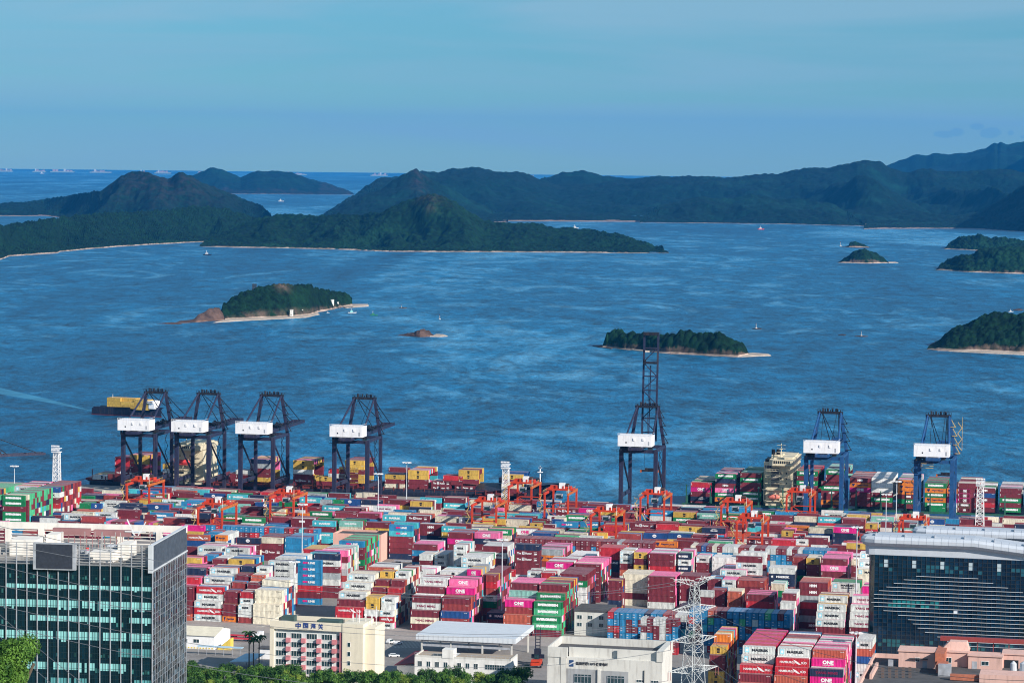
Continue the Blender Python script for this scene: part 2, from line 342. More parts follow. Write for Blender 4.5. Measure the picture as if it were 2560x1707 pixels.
land('headland', [(-40, 512), (0, 510), (62, 506), (110, 499), (157, 492), (205, 484), (252, 477), (278, 459), (303, 440), (330, 433), (351, 429), (372, 433), (395, 442), (420, 448), (446, 436.5), (472, 440), (512, 462), (567, 481), (621, 503), (654, 516), (668, 528), (680, 540)], [(-40, 541), (60, 541), (110, 540), (250, 560), (680, 562)], 1700, GF, step=2, rows=80, crown=6, cell=20, gully=.8, gs=330, seed=11, ridge=.6, rock=lambda x, k, z: min(.8, .9*bmp(x, 400, 150)*max(0, min(1, (z-.2)*2))), edge=(5, .8), fall=1.0)
land('headland', [(-60, 560), (0, 567), (40, 560), (73, 555), (110, 549), (146, 546), (200, 538), (241, 532), (300, 536), (360, 530), (420, 524), (470, 519), (512, 517), (560, 522), (620, 540), (680, 560)], [(-60, 655), (0, 650), (26, 641), (143, 634), (150, 630), (252, 621), (300, 617), (400, 611), (500, 606), (600, 603), (680, 601)], 1000, GR, step=2, rows=80, crown=6.5, cell=14, gully=.9, gs=240, seed=1, ridge=.6, edge=(5, 1.2), fall=.9, shelf=.02)
land('headland', [(500, 611), (530, 597), (560, 585), (590, 570), (620, 556), (650, 546), (676, 540), (731, 536), (768, 542), (820, 539), (860, 537), (948, 533), (985, 518), (1015, 504), (1054, 489), (1077, 485.5), (1105, 491), (1128, 503), (1151, 519), (1180, 536), (1210, 550), (1269, 557), (1327, 560), (1390, 570), (1445, 573), (1503, 579), (1562, 590), (1609, 609), (1636, 620), (1648, 619), (1656, 618), (1662, 629), (1672, 632)], [(500, 616), (506, 617), (585, 619.5), (700, 621), (830, 624), (975, 630), (1421, 632), (1543, 633.5), (1672, 633)], 1000, GR, step=2, rows=95, crown=6.5, cell=14, gully=.9, gs=240, seed=1, ridge=.6, edge=(1.2, .5), fall=.9, shelf=.02, rock=lambda x, k, z: .35*bmp(x, 1075, 30)*max(0, min(1, (z-.6)*3)))
IS = dict(step=1.6, rows=60, cell=7, crown=4.2, gs=90)
def sandbar(pts, h=0.9, m=None):
    P = [gp(x, y, SEA) for x, y in pts]; c = sum(P, Vector())/len(P); n_ = len(P)
    V = [tuple(p+Vector((0, 0, -1))) for p in P]+[tuple(c.lerp(p, .88)+Vector((0, 0, h))) for p in P]
    tag(MB().add(V, [(i, (i+1) % n_, n_+(i+1) % n_, n_+i) for i in range(n_)]+[tuple(range(n_, 2*n_))]).build('sand_spit', m or SD), kind='structure')
land('island', [(545, 800), (552, 782), (557, 763), (577, 748), (611, 732), (652, 720), (686, 713), (720, 715), (747, 713.5), (781, 719), (819, 729), (856, 732), (872, 740), (880, 748), (881, 760)], [(545, 801), (686, 795), (771, 789), (800, 780), (860, 768), (881, 764)], 150, GR, seed=21, gully=.2, ridge=.5, shelf=.12, **IS, rock=lambda x, k, z: max(0, min(1, (.3-z)*6))+.8*bmp(x, 707, 16)*max(0, min(1, (z-.7)*4)))
land('island', [(440, 806), (460, 803), (482, 799), (506, 782), (526, 771.5), (547, 770), (556, 782), (562, 796)], [(440, 809), (562, 801)], 60, RK, step=1.5, rows=30, cell=6, crown=2.0, seed=22, gully=.3, gs=40, rock=lambda x, k, z: 1.0 if z < .75 else 0.1)
land('reef', [(393, 809), (420, 806), (440, 806), (456, 810)], [(393, 810), (456, 811)], 18, RK, step=1.5, rows=10, cell=4, crown=.6, seed=22)
sandbar([(520, 808), (600, 803), (700, 798), (771, 794), (807, 786), (800, 780), (760, 784), (690, 790), (560, 796)])
sandbar([(860, 771), (895, 768), (924, 766), (923, 761), (885, 761), (850, 764)])
land('reef', [(995, 838), (1020, 833), (1036, 831), (1042, 826), (1060, 823), (1072, 826), (1080, 834), (1088, 840)], [(995, 839), (1050, 843), (1088, 841)], 25, RK, step=1.2, rows=16, cell=4, crown=1.4, seed=31, gs=30)
sandbar([(1072, 842), (1100, 842.5), (1121, 841), (1110, 837), (1090, 836)])
land('island', [(1505, 868), (1511, 855), (1516, 836), (1535, 829), (1573, 831.5), (1611, 838.5), (1654, 841), (1680, 838), (1702, 833.5), (1749, 838.5), (1775, 843), (1792, 840), (1830, 848), (1852, 857), (1862, 868), (1872, 884)], [(1505, 869), (1580, 876), (1678, 885), (1845, 893), (1872, 888)], 70, GR, step=1.4, rows=44, cell=7.5, crown=5.0, gs=50, seed=41, gully=.12, ridge=.4, shelf=.18, rock=lambda x, k, z: 1.0 if z < .35 else 0.0, fall=.55)
sandbar([(1478, 865), (1500, 869), (1530, 873), (1540, 868), (1505, 864)], .8, RK)
sandbar([(1850, 893), (1890, 891), (1931, 889.5), (1925, 886), (1880, 883), (1860, 885)])
sandbar([(1575, 876), (1610, 880), (1630, 880), (1600, 872)], 1.2)
land('island', [(2318, 873), (2335, 866), (2345, 858), (2368, 836), (2390, 822), (2416, 811), (2454, 792), (2487, 780), (2535, 788), (2560, 783), (2600, 775), (2680, 790)], [(2318, 874), (2345, 877), (2470, 880), (2560, 884), (2680, 888)], 200, GR, seed=51, gully=.2, shelf=.1, edge=(1, 5), **IS, rock=lambda x, k, z: 1.0 if z < .16 else 0.0)
sandbar([(2360, 878), (2450, 883), (2560, 888), (2640, 888), (2640, 876), (2450, 874)], 1.2)
land('island', [(2340, 674), (2352, 664), (2371, 654), (2402, 640), (2434, 639), (2445, 627), (2480, 622), (2560, 617), (2680, 610)], [(2340, 675), (2422, 681), (2560, 685), (2680, 690)], 320, GR, step=1.6, rows=60, cell=10, crown=6, gs=150, seed=61, gully=.25, edge=(1, 5), rock=lambda x, k, z: 1.0 if z < .1 else 0.0)
land('island', [(2360, 622), (2383, 604), (2399, 593), (2453, 590), (2481, 598), (2500, 594), (2520, 596), (2560, 606), (2620, 620)], [(2360, 623), (2450, 627), (2620, 632)], 300, GR, step=1.6, rows=40, cell=10, crown=6, gs=150, seed=62, gully=.2, edge=(1, 5))
land('island', [(2095, 656), (2117, 643), (2133, 629), (2160, 624), (2183, 629), (2203, 643), (2222, 656)], [(2095, 657), (2160, 659), (2222, 658)], 110, GR, step=1.4, rows=36, cell=8, crown=4, gs=90, seed=63, gully=.15, rock=lambda x, k, z: 1.0 if z < .3 else 0.0)
sandbar([(2200, 658), (2248, 657.5), (2240, 655.5), (2205, 655)])
land('island', [(2112, 617), (2122, 614), (2124, 607), (2138, 604.5), (2150, 608), (2162, 613), (2174, 617)], [(2112, 618), (2174, 618.5)], 50, GR, step=1.4, rows=20, cell=8, crown=3, gs=90, seed=64, rock=lambda x, k, z: 1.0 if z < .3 else 0.0)
sandbar([(2098, 618), (2140, 620), (2176, 619.5), (2150, 616.5)], .8, RK)
for pts in (((1878, 822), (1890, 823), (1905, 822.5), (1895, 821)), ((2094, 838), (2110, 839), (2116, 838), (2105, 836.5)), ((2135, 841), (2160, 842), (2172, 841), (2150, 839.5)), ((2530, 776), (2545, 777), (2560, 775), (2548, 772)), ((997, 770.5), (1010, 771), (1018, 770.5), (1008, 769.5))):
    sandbar(pts, .7, RK)
# beacons on the reefs
def beacon(px, py, h, label):
    p = gp(px, py, SEA); t = thing('beacon', label, 'beacon', (p.x, p.y, SEA+.5), group='sea beacons')
    k = h/9.0
    MB().cyl(0, 0, 0, 1.4*k, 2.2*k, 1.8*k).build('base', mat('conc', (.5, .48, .45)), t)
    MB().cyl(0, 0, 1.4*k, 7.5*k, .9*k, .6*k).build('tower', mat('beacon_white', (.25, .27, .3)), t)
    MB().cyl(0, 0, 7.5*k, 9*k, .9*k, .3*k).build('lantern', mat('beacon_dark', (.08, .03, .03)), t)
beacon(1890, 822, 7, 'dark slim sea beacon on a low reef right of the wooded islet in mid water')
beacon(2153, 840.5, 6, 'pale banded beacon on a thin reef, left of the big right-hand island')
beacon(1099, 799, 6, 'small lone beacon in open water right of the green boat')
beacon(1003.5, 770, 4, 'faint beacon on a flat rock beyond the green boat')
beacon(2101, 616, 12, 'thin far beacon at the left tip of the smallest distant islet')
# white buildings, jetty and masts on the left-hand island
WH = mat('white_wall', (.78, .77, .72), .8, scale=.2, dirt=.3); DK = mat('dark_opening', (.02, .025, .03), .4); ROOF = mat('dark_roof', (.09, .09, .09), .9)
def hut(px, py, w_, d_, h_, label, storeys=2):
    p = gp(px, py, SEA+1.2); t = thing('island_house', label, 'house', p, -PHI, group='white houses on the left island')
    MB().box(-w_/2, w_/2, 0, d_, -2, h_).build('wall', WH, t); MB().box(-w_/2-.3, w_/2+.3, -.3, d_+.3, h_, h_+.5).build('roof', mat('hut_roof', (.6, .58, .54)), t)
    m_ = MB()
    for s_ in range(storeys):
        for i in range(int(w_/3)): m_.box(-w_/2+1+i*3, -w_/2+2.2+i*3, -.08, .3, h_*s_/storeys+1, h_*s_/storeys+2.4)
    m_.build('window', DK, t)
hut(815, 770, 17, 10, 11, 'square white house by the water, larger of the island houses')
hut(833, 767, 11, 8, 6, 'low white house at the right end of the island quay', 1)
hut(766, 779, 12, 9, 12, 'tall white house at the foot of the trees on the island point')
hut(728, 790, 3.5, 3, 8, 'narrow white hut on the island beach', 1)
hut(753, 786, 3, 3, 6, 'tiny white shed on the sand near the island point', 1)
j = thing('jetty', 'dark pile jetty beside the white houses on the left island', 'jetty', gp(848, 770.5, SEA), -PHI)
MB().box(-19, 19, 0, 4, 1.6, 2.2).build('deck', mat('jetty_wood', (.16, .12, .10)), j)
m_ = MB()
for i in range(10): m_.bar((-18+i*4, .6, -1), (-18+i*4, .6, 1.6), .4)
m_.build('piling', mat('jetty_wood', (.16, .12, .10)), j)
for i, (px, lb) in enumerate(((632, 'leftmost dark mast on the ridge of the left island'), (635.5, 'middle dark mast on the ridge of the left island'), (639.5, 'rightmost dark mast on the ridge of the left island'))):
    p = gp(px, 795, SEA); p = at(px, 722, p.y+72); tag(MB().lattice((p.x, p.y, p.z-14), (p.x, p.y, p.z+6.5), 1.4, 8, .5).build('mast', mat('mast_dark', (.03, .035, .04))), lb, 'mast', 'masts on the left island')
# ---------------------------------------------------------------- yard ground
def yard_mat():
    m = mat('yard_asphalt', (0.24, 0.225, 0.215), 0.9, var=0.28, scale=0.05, dirt=0.5)
    return m
YA = yard_mat()
def sheet(name, pts, z, m, depth=None):
    n_ = len(pts)
    if depth is None: o = MB().add([(*p[:2], z) for p in pts], [tuple(range(n_))[::-1] if False else tuple(range(n_))]).build(name, m)
    else: o = MB().prism([p[:2] for p in pts], z-depth, z).build(name, m)
    return tag(o, kind='structure')
P2 = lambda u, v: xy(u, v)[:2]
QE = 1664.0     # quay edge (yard depth)
sheet('port_ground', [P2(-2600, -900), P2(2600, -900), P2(2600, QE), P2(-2600, QE)], 0.0, YA, 9.0)
LINE = mat('road_paint', (0.62, 0.60, 0.55), 0.8, scale=1.0, dirt=0.5)
APR = mat('quay_concrete', (0.30, 0.28, 0.26), 0.9, var=0.2, scale=0.08, dirt=0.4)
sheet('quay_apron', [P2(-900, 1606), P2(700, 1606), P2(700, QE-.5), P2(-900, QE-.5)], 0.012, APR)
ROADM = mat('road_surface', (0.33, 0.29, 0.27), 0.9, var=0.15, scale=0.06, dirt=0.35)
sheet('yard_road', [P2(-520, 1164), P2(60, 1164), P2(60, 1190), P2(-520, 1190)], 0.008, ROADM)
mk = MB()
for k in range(58):
    u = -510+k*9.6
    for v in (1170, 1177, 1184): mk.add([(*P2(u, v), .014), (*P2(u+4, v), .014), (*P2(u+4, v+.25), .014), (*P2(u, v+.25), .014)], [(0, 1, 2, 3)])
for k in range(9):
    for (u, v) in ((-420+k*38, 1173.4), (-405+k*38, 1180.2)):
        mk.add([(*P2(u, v), .014), (*P2(u+3, v-.15), .014), (*P2(u+3, v+.8), .014), (*P2(u+4.8, v+.2), .014), (*P2(u+3, v-.6), .014)], [(0, 1, 4), (1, 2, 3), (1, 3, 4)])
tag(mk.build('road_markings', LINE), kind='structure')

# ---------------------------------------------------------------- containers
COL = dict(m=(.17, .022, .035), r=(.46, .022, .035), R=(.30, .045, .045), o=(.46, .10, .06), O=(.72, .20, .025), y=(.58, .37, .07), w=(.62, .64, .62), W=(.80, .80, .78),
           e=(.70, .64, .50), g=(.006, .20, .07), G=(.07, .42, .20), c=(.055, .42, .50), b=(.012, .07, .24), B=(.02, .21, .42), n=(.012, .026, .07), p=(.62, .012, .20), P=(.80, .16, .36), t=(.22, .50, .42), s=(.32, .36, .38))
CN = dict(m='maroon', r='bright red', R='rust red', o='orange-red', O='orange', y='yellow', w='pale grey', W='white', e='cream', g='green', G='light green', c='turquoise', b='royal blue', B='mid-blue', n='navy', p='magenta', P='pink', t='sea-green', s='grey')
LOGO = dict(M=('MAERSK', .52), H=('HAMBURG SÜD', .70), E=('EVERGREEN', .70), O=('ONE', .34), Y=('YANG MING', .62), X=('The X Factor', .64), S=('SM LINE', .42), L=('Hapag-Lloyd', .55), C=('MSC', .13), h=('HMM', .26), D=('CMA CGM', .34), Q=('CHINA SHIPPING', .55), K=('COSCO', .16), F=('FESCO', .5), Z=('MAERSK SEALAND', .5), U=('UASC', .4))
LDESC = dict(M='seven-point star and bold name', H='two-word name and arrow emblem', E='wide name', O='three block letters', Y='two-word name', X='slogan', S='two-tone name', L='name and emblem', C='small stacked emblem', h='three block letters', D='name under an arc', Q='two-word name', K='oval emblem', F='slanted name', Z='name in two lines', U='four letters')
TH = 2.9; RS_ = 2.62
def cmat():
    m = bpy.data.materials.new('container_paint'); m.use_nodes = True; t = m.node_tree; b = t.nodes['Principled BSDF']; b.inputs['Roughness'].default_value = 0.55; b.inputs['Specular IOR Level'].default_value = 0.35
    a = t.nodes.new('ShaderNodeAttribute'); a.attribute_name = 'Col'
    g = t.nodes.new('ShaderNodeNewGeometry'); s = t.nodes.new('ShaderNodeSeparateXYZ'); t.links.new(g.outputs['Position'], s.inputs[0])
    sn = t.nodes.new('ShaderNodeSeparateXYZ'); t.links.new(g.outputs['Normal'], sn.inputs[0])
    ml = lambda op, x, y: mathn(op, x, y, tree=t)
    uu = ml('SUBTRACT', ml('MULTIPLY', s.outputs[0], cphi), ml('MULTIPLY', s.outputs[1], sphi))
    vv = ml('ADD', ml('MULTIPLY', s.outputs[0], sphi), ml('MULTIPLY', s.outputs[1], cphi))
    # pressed-steel corrugation as a bump along the wall
    cor = ml('SINE', ml('MULTIPLY', ml('ADD', uu, vv), 2*math.pi/0.56), 0.0)
    bp = t.nodes.new('ShaderNodeBump'); bp.inputs['Strength'].default_value = 0.55; bp.inputs['Distance'].default_value = 0.06; t.links.new(cor, bp.inputs['Height']); t.links.new(bp.outputs[0], b.inputs['Normal'])
    def nz(sc, z, det=4):
        mp = t.nodes.new('ShaderNodeMapping'); mp.inputs['Scale'].default_value = (1, 1, z); t.links.new(g.outputs['Position'], mp.inputs[0])
        n = t.nodes.new('ShaderNodeTexNoise'); n.inputs['Scale'].default_value = sc; n.inputs['Detail'].default_value = det; n.inputs['Roughness'].default_value = .65; t.links.new(mp.outputs[0], n.inputs['Vector']); return n.outputs['Fac']
    def mr(x, a_, b_, c_, d_):
        r = t.nodes.new('ShaderNodeMapRange'); r.inputs[1].default_value = a_; r.inputs[2].default_value = b_; r.inputs[3].default_value = c_; r.inputs[4].default_value = d_; t.links.new(x, r.inputs[0]); return r.outputs[0]
    def mix(f, x, y, bl='MIX'):
        q = t.nodes.new('ShaderNodeMix'); q.data_type = 'RGBA'; q.blend_type = bl
        if isinstance(f, float): q.inputs[0].default_value = f
        else: t.links.new(f, q.inputs[0])
        for i, k in ((6, x), (7, y)):
            if isinstance(k, tuple): q.inputs[i].default_value = (*k, 1)
            else: t.links.new(k, q.inputs[i])
        return q.outputs[2]
    c = a.outputs['Color']
    rn = t.nodes.new('ShaderNodeCombineColor'); v_ = mr(nz(1.3, .35), .3, .7, .72, 1.22)
    for i in range(3): t.links.new(v_, rn.inputs[i])
    c = mix(1.0, c, rn.outputs[0], 'MULTIPLY')
    c = mix(mr(nz(.9, .3, 6), .56, .74, 0, .55), c, (.12, .06, .04))                     # rust runs
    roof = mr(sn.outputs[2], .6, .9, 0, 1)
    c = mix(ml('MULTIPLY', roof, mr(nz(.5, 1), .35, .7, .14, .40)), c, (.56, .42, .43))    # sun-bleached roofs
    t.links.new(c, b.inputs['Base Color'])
    return m
CM = cmat()
LW = mat('lettering_white', (.85, .85, .85), .6, var=.05); LB = mat('lettering_black', (.012, .014, .02), .6, var=.05); LM = mat('lettering_maroon', (.25, .01, .06), .6, var=.05)
LNV = mat('lettering_navy', (.01, .02, .10), .6, var=.05); LPK = mat('lettering_magenta', (.75, .02, .22), .6, var=.05); LCY = mat('star_panel_blue', (.30, .66, .78), .6, var=.05)
LMATS = [LW, LB, LM, LNV, LPK, LCY]
MEC = {}
def container_mesh(L, th, ckey, rot=False):
    k = (L, th, ckey, rot)
    if k in MEC: return MEC[k]
    mb = MB(); l = 12.19 if L == 4 else 6.06; W = 2.44; h = th-0.05
    def shape(mb):
        # frame (posts, rails, sills) with the corrugated panels set back
        p = .14
        mb.box(0, l, 0, W, 0.0, h-.03) if False else None
        mb.box(.05, l-.05, .045, W-.045, .06, h-.05)
        for x in (0, l-p):
            for y in (0, W-p): mb.box(x, x+p, y, y+p, 0, h)
        for y in (0, W-p*.6):
            for z in (0.0, h-.12): mb.box(p, l-p, y, y+p*.6, z, z+.12)
        for x in (0, l-p*.6):
            for z in (0.0, h-.12): mb.box(x, x+p*.6, p, W-p, z, z+.12)
        for y in (.45, .95, 1.42, 1.92): mb.box(l-.05, l+.02, y, y+.06, .15, h-.15)   # door lock bars
    shape(mb)
    if rot: mb.v = [(y, x, z) for x, y, z in mb.v]; mb.f = [q[::-1] for q in mb.f]
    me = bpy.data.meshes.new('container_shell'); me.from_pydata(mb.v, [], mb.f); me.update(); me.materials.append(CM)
    ca = me.color_attributes.new('Col', 'FLOAT_COLOR', 'CORNER')
    r_ = random.Random(str(k)); base = np.array(COL[ckey[0]])*(0.9+.2*r_.random())
    d = np.ones((len(me.loops), 4)); d[:, :3] = np.clip(base, 0, 1); ca.data.foreach_set('color', d.ravel())
    MEC[k] = me; return me
# lettering for one long face: list of (verts, faces, material index); face plane at y=-0.02, x in [0,l], z in [0,h]
LT = {}
def lettering(L, logo, c):
    k = (L, logo, c)
    if k in LT: return LT[k]
    l = 12.19 if L == 4 else 6.06; h = 2.85; out = []
    def tx(s, fx, fz, fw, fh, mi, bold=.035):
        V, Fc, a = text_mesh(s, bold); out.append(([(l*fx+p*l*fw, -.02, h*fz+q*h*fh) for p, q in V], Fc, mi))
    def quad(x0, x1, z0, z1, mi, y=-.015): out.append(([(l*x0, y, h*z0), (l*x1, y, h*z0), (l*x1, y, h*z1), (l*x0, y, h*z1)], [(0, 1, 2, 3)], mi))
    def poly(pts, mi): out.append(([(l*x, -.02, h*z) for x, z in pts], [tuple(range(len(pts)))], mi))
    pale = c in 'wWe'
    if logo in 'MZ':
        quad(.07, .20, .2, .85, 5 if pale else 0) if pale else None
        st = []
        for i in range(14):
            a = math.pi*i/7+math.pi/2; r = (.72 if i % 2 == 0 else .34); st.append((.135+r*math.cos(a)/l, .52+r*math.sin(a)/h))
        poly(st, 0)
        mi = 1 if (pale or c == 's') else 0
        if logo == 'M': tx('MAERSK', .55, .52, .52, .36, mi, .05)
        else: tx('MAERSK', .58, .66, .48, .30, mi, .05); tx('SEALAND', .58, .28, .44, .22, mi, .03)
    elif logo == 'H':
        tx('HAMBURG', .33, .52, .42, .30, 0, .03); tx('SÜD', .86, .50, .17, .34, 0, .03)
        poly([(.53, .88), (.66, .62), (.76, .30), (.67, .50), (.60, .55), (.53, .20), (.58, .58)], 0); poly([(.57, .52), (.66, .52), (.78, .22), (.70, .25)], 0)
    elif logo == 'E': tx('EVERGREEN', .50, .55, .72, .40, 0, .09)
    elif logo == 'O': tx('ONE', .50, .56, .34, .52, 4 if pale else 0, .05); tx('OCEAN NETWORK EXPRESS', .50, .20, .34, .10, 4 if pale else 0, .02)
    elif logo == 'Y': tx('YANG MING', .50, .52, .68, .34, 2, .03)
    elif logo == 'X': tx('The', .17, .52, .16, .34, 0); quad(.29, .39, .28, .80, 0); tx('X', .34, .54, .07, .4, 3, .05); tx('Factor', .56, .52, .26, .34, 0); tx('ZIM', .83, .42, .13, .26, 0, .07); tx('***', .83, .72, .13, .14, 0)
    elif logo == 'S': tx('SM', .38, .54, .18, .34, 4, .06); tx('LINE', .63, .54, .26, .34, 0, .05)
    elif logo == 'L': tx('Hapag-Lloyd', .60, .50, .52, .38, 3, .03); poly([(.14, .25), (.20, .25), (.26, .78), (.20, .78)], 3); poly([(.10, .45), (.16, .45), (.19, .80), (.13, .80)], 3)
    elif logo == 'C': tx('m', .5, .66, .11 if L == 4 else .2, .34, 1, .09); tx('sc', .5, .30, .09 if L == 4 else .17, .26, 1, .09)
    elif logo == 'h': tx('HMM', .5, .52, .26, .42, 0, .07)
    elif logo == 'D': tx('CMA CGM', .52, .52, .30, .24, 0, .05); poly([(.40, .74), (.46, .86), (.56, .88), (.66, .80), (.56, .82), (.47, .80)], 0)
    elif logo == 'Q': tx('CHINA SHIPPING', .5, .55, .52, .30, 0, .06)
    elif logo == 'K':
        el = [(.47+.085*math.cos(i*math.pi/8), .52+.28*math.sin(i*math.pi/8)) for i in range(16)]; poly(el, 0)
        V, Fc, a = text_mesh('COSCO', .05); out.append(([(l*.47+p*l*.11, -.03, h*.52+q*h*.16) for p, q in V], Fc, 3))
    elif logo == 'F': tx('FESCO', .5, .5, .5, .4, 0, .07)
    elif logo == 'U': tx('U A S C', .6, .5, .5, .36, 0, .05)
    elif logo == 'i':      # plain box: only its number panel
        mi = 1 if pale else 0; tx('TCNU 482', .90, .82, .12, .10, mi, .02); quad(.03, .045, .35, .8, mi)
    LT[k] = out; return out
STK = []          # parsed stacks
TILES = dict(A=(0, 1200, 3.092), B=(440, 1200, 3.092), C=(1000, 1200, 3.092), D=(1500, 1200, 3.092), E=(1920, 1200, 3.092), a=(460, 1200, 5.88), b=(840, 1200, 5.88), c=(1220, 1200, 5.88), d=(1600, 1200, 5.88), e=(1980, 1240, 7.84), f=(160, 1200, 7.35),
             g=(460, 1400, 8.71), h=(1010, 1430, 9.8), i=(1240, 1430, 8.71), j=(1840, 1560, 10.67), p=(0, 0, 1.0))
HS7 = "35556667777"; HS8 = "35556677788"
# row name | tile mode X Y length tokens | heights (front row to back row) | behind: colours
DEP = """
roadside|g b -425 1290 4 n.r.m.mh.mh.m.o 3555666777777 mP
roadside|g b 225 1310 4 wM.wM.rH.wM.wM.rH.wM 3555566677777 omwB
roadside|g b 835 1340 2 n.m.R.m.m.m.m.OL 3555566777888 Gmm
roadside|g b 1175 1360 2 wM.o.m.r.wM.wM.w.R 3555566777888 wwr
roadside|g b 1500 1380 4 e.e.e.e.e.e 355556666 ewB
roadside|p b 838 1566 4 wM.wM.wM.m.rH.r.m 3455566777777 mPe
roadside|p b 910 1569 2 yC.m.m.y.yC.w.m.w 3555566777888 yym
roadside|p b 948.7 1570.3 2 wM.m.r.wM.w.wM.rH.wM 3555566777888888888 wweo
roadside|p b 1026 1574 4 YMY.m.m.wY.m.eY.m 35556677777 bwW
roadside|h b 890 1440 4 PO.pO.m.R.b.R.m 35556677777 PPmo
roadside|p b 1258 1585 4 m.t.pO.R.o.o.m 355567777777 PPm
roadside|p b 1330.7 1589 4 m.gE.gE.GE.gE.GE.m 355667777777777 GmGr
foreground|j t 180 570 4 wM.wM.rH.m.o.m.m 345567777777777777777 pWWrWWrwW
foreground|j t 1115 620 4 wM.rH.rH.o.n.m.m 345667777777777777777 wrWwWro
foreground|j t 2045 665 4 o.pO.nY.pO.m.m.m 3556777777777777777 PPwPpP
foreground|p t 2140 1601 2 wM.o.b.w.wM.w.m 777777777 woo
foreground|D t 885 1190 2 O.yC.m.m.yC.yC.m 35666677777777 yweOr
pylon|D t 60 775 2 m.m.m.n 5555 m
pylon|D t 175 720 4 e.e.e.m.e 555555 ewe
pylon|D t 370 740 4 m.m.m.m.w 5555555 PPm
pylon|D t 617 735 4 m.m.m.m.w 55555 m
pylon|D t 775 850 2 w.m.m 444 Pm
pylon|D t 860 845 2 m.m.m.m 4444 mP
pylon|D t 985 860 2 o.o.o.m 44444 ee
pylon|D t 1130 880 4 m.r.r.m 444444 mP
pylon|D t 830 760 2 m.m.m.m.m 55555 cB
pylon|D t 942 770 2 wM.w.w.m.m 55555 wwP
pylon|D t 1062 770 4 R.m.R.m.m 555555 oR
pylon|D t 1322 800 2 e.g.n.m 44444 tw
pylon|D t 1405 875 2 m.w.w.m.m.m 3455666666 wPw
pylon|D t 1540 785 4 mh.mh.s.r.m.s.mh 7777777 omR
pylon|D t 1790 790 4 wZ.w.n.m.m.m 666666 sgw
pylon|D t 1690 890 4 wM.wM.wM.wM.m.m 345566666 wPm
pylon|E t 650 895 4 wY.wY.wY.wY.m.m 3455666 Pwn
pylon|E t 730 820 4 pO.P.m.m.m.m.m 777777 PP
"""
MID = """
middle|B t 715 620 4 wM.wM.wM.wM.m.m.m 77777777777 www
middle|B b 920 955 4 BS.BS.BS.BS.r.m.BS 7777777777777 PmPcw
middle|B t 1065 565 4 n.wM.m.s.w.m.m 7777777777777 swtw
middle|B t 1480 670 4 o.m.w.m 4444444 wPw
middle|C t 65 680 4 WC.WC.WC.W.W 55555 WW
middle|C t 310 700 4 WC.W.W.W.W 555555 WW
middle|C t 518 690 2 pO.n.m.w.m.m 66666666 PPs
middle|C t 640 730 2 R.r.R.wM.g.R.m 777777777777 mPR
middle|C t 685 685 4 r.m.m.m.m 555 rm
middle|C t 670 1020 4 nM.m 2222 n
middle|C t 848 750 4 W.W.W.W 4444 WW
middle|C t 985 700 2 wM.m.m.m.m 5555 wws
middle|C t 1090 715 2 r.m.m.m.m 5555 wr
middle|C t 1235 720 4 m.gE.W.W.W.m 666666666 mPR
middle|C t 1345 645 4 m.m.m.m.m.m 66666666666 mPm
middle|C t 1128 632 4 pO.W.m.m.m 66666666 wmPw
middle|C t 1062 530 4 s.OL.R.w.m 5555555555 PsPm
middle|C t 888 492 4 n.mX.mX.m.m.m 6666 n
middle|C t 1283 595 4 W.W.W.m 4444444444 WWW
middle|C t 1540 518 4 r.r.nS.n.m.m 66666 r
middle|C t 1700 548 2 wM.wM.m.o.w.m 666666 wws
middle|C t 1808 557 2 yC.m.yC.y.m.m 666666 yyP
middle|D t 375 565 4 m.m.r.m.m.m 66666666 PswW
middle|D t 603 563 2 nM.wM.nM.e.m.m 66666666 wPPs
middle|D t 743 588 2 wM.m.m.m.m 55555 ww
middle|D t 868 592 4 W.W.W.m.m 5555 W
middle|D t 1052 585 4 m.wM.wM.o.m.m 66666666 wPww
middle|D t 928 690 4 wM.r.m.m 44444444 BPwr
middle|D t 1305 672 4 w.nM.nM.m 4444 w
middle|D t 1490 592 2 R.m.n.g.m 55555 m
middle|D t 1595 602 2 yC.m.m.m.m 555555 sye
middle|D t 1710 605 4 m.PO.m.P.m.m 66666666666 PPPP
middle|E t 710 560 4 WM.WM.eM.e.e.P.P 55666777 W
middle|A t 20 115 4 gE.gE.m.gE.gE.g.g 7777777777777777 GGmG
middle|A t -260 95 4 g.g.m.g.g.m.g 6666666666666666666 GmG
middle|A t 112 45 4 wM.w.m.b.w.m.w 77777777777 mPwn
middle|A t 295 50 4 b.wM.m.r.w.R.w 7777777777777 rwmRwR
middle|A t -60 235 4 m.m.m.m 4444 mP
middle|A t 475 255 4 wM.w.m.m 44444 ew
middle|A t -140 320 4 P.m.m.m 444 P
middle|A t 445 315 4 m.m.m 3333 w
"""
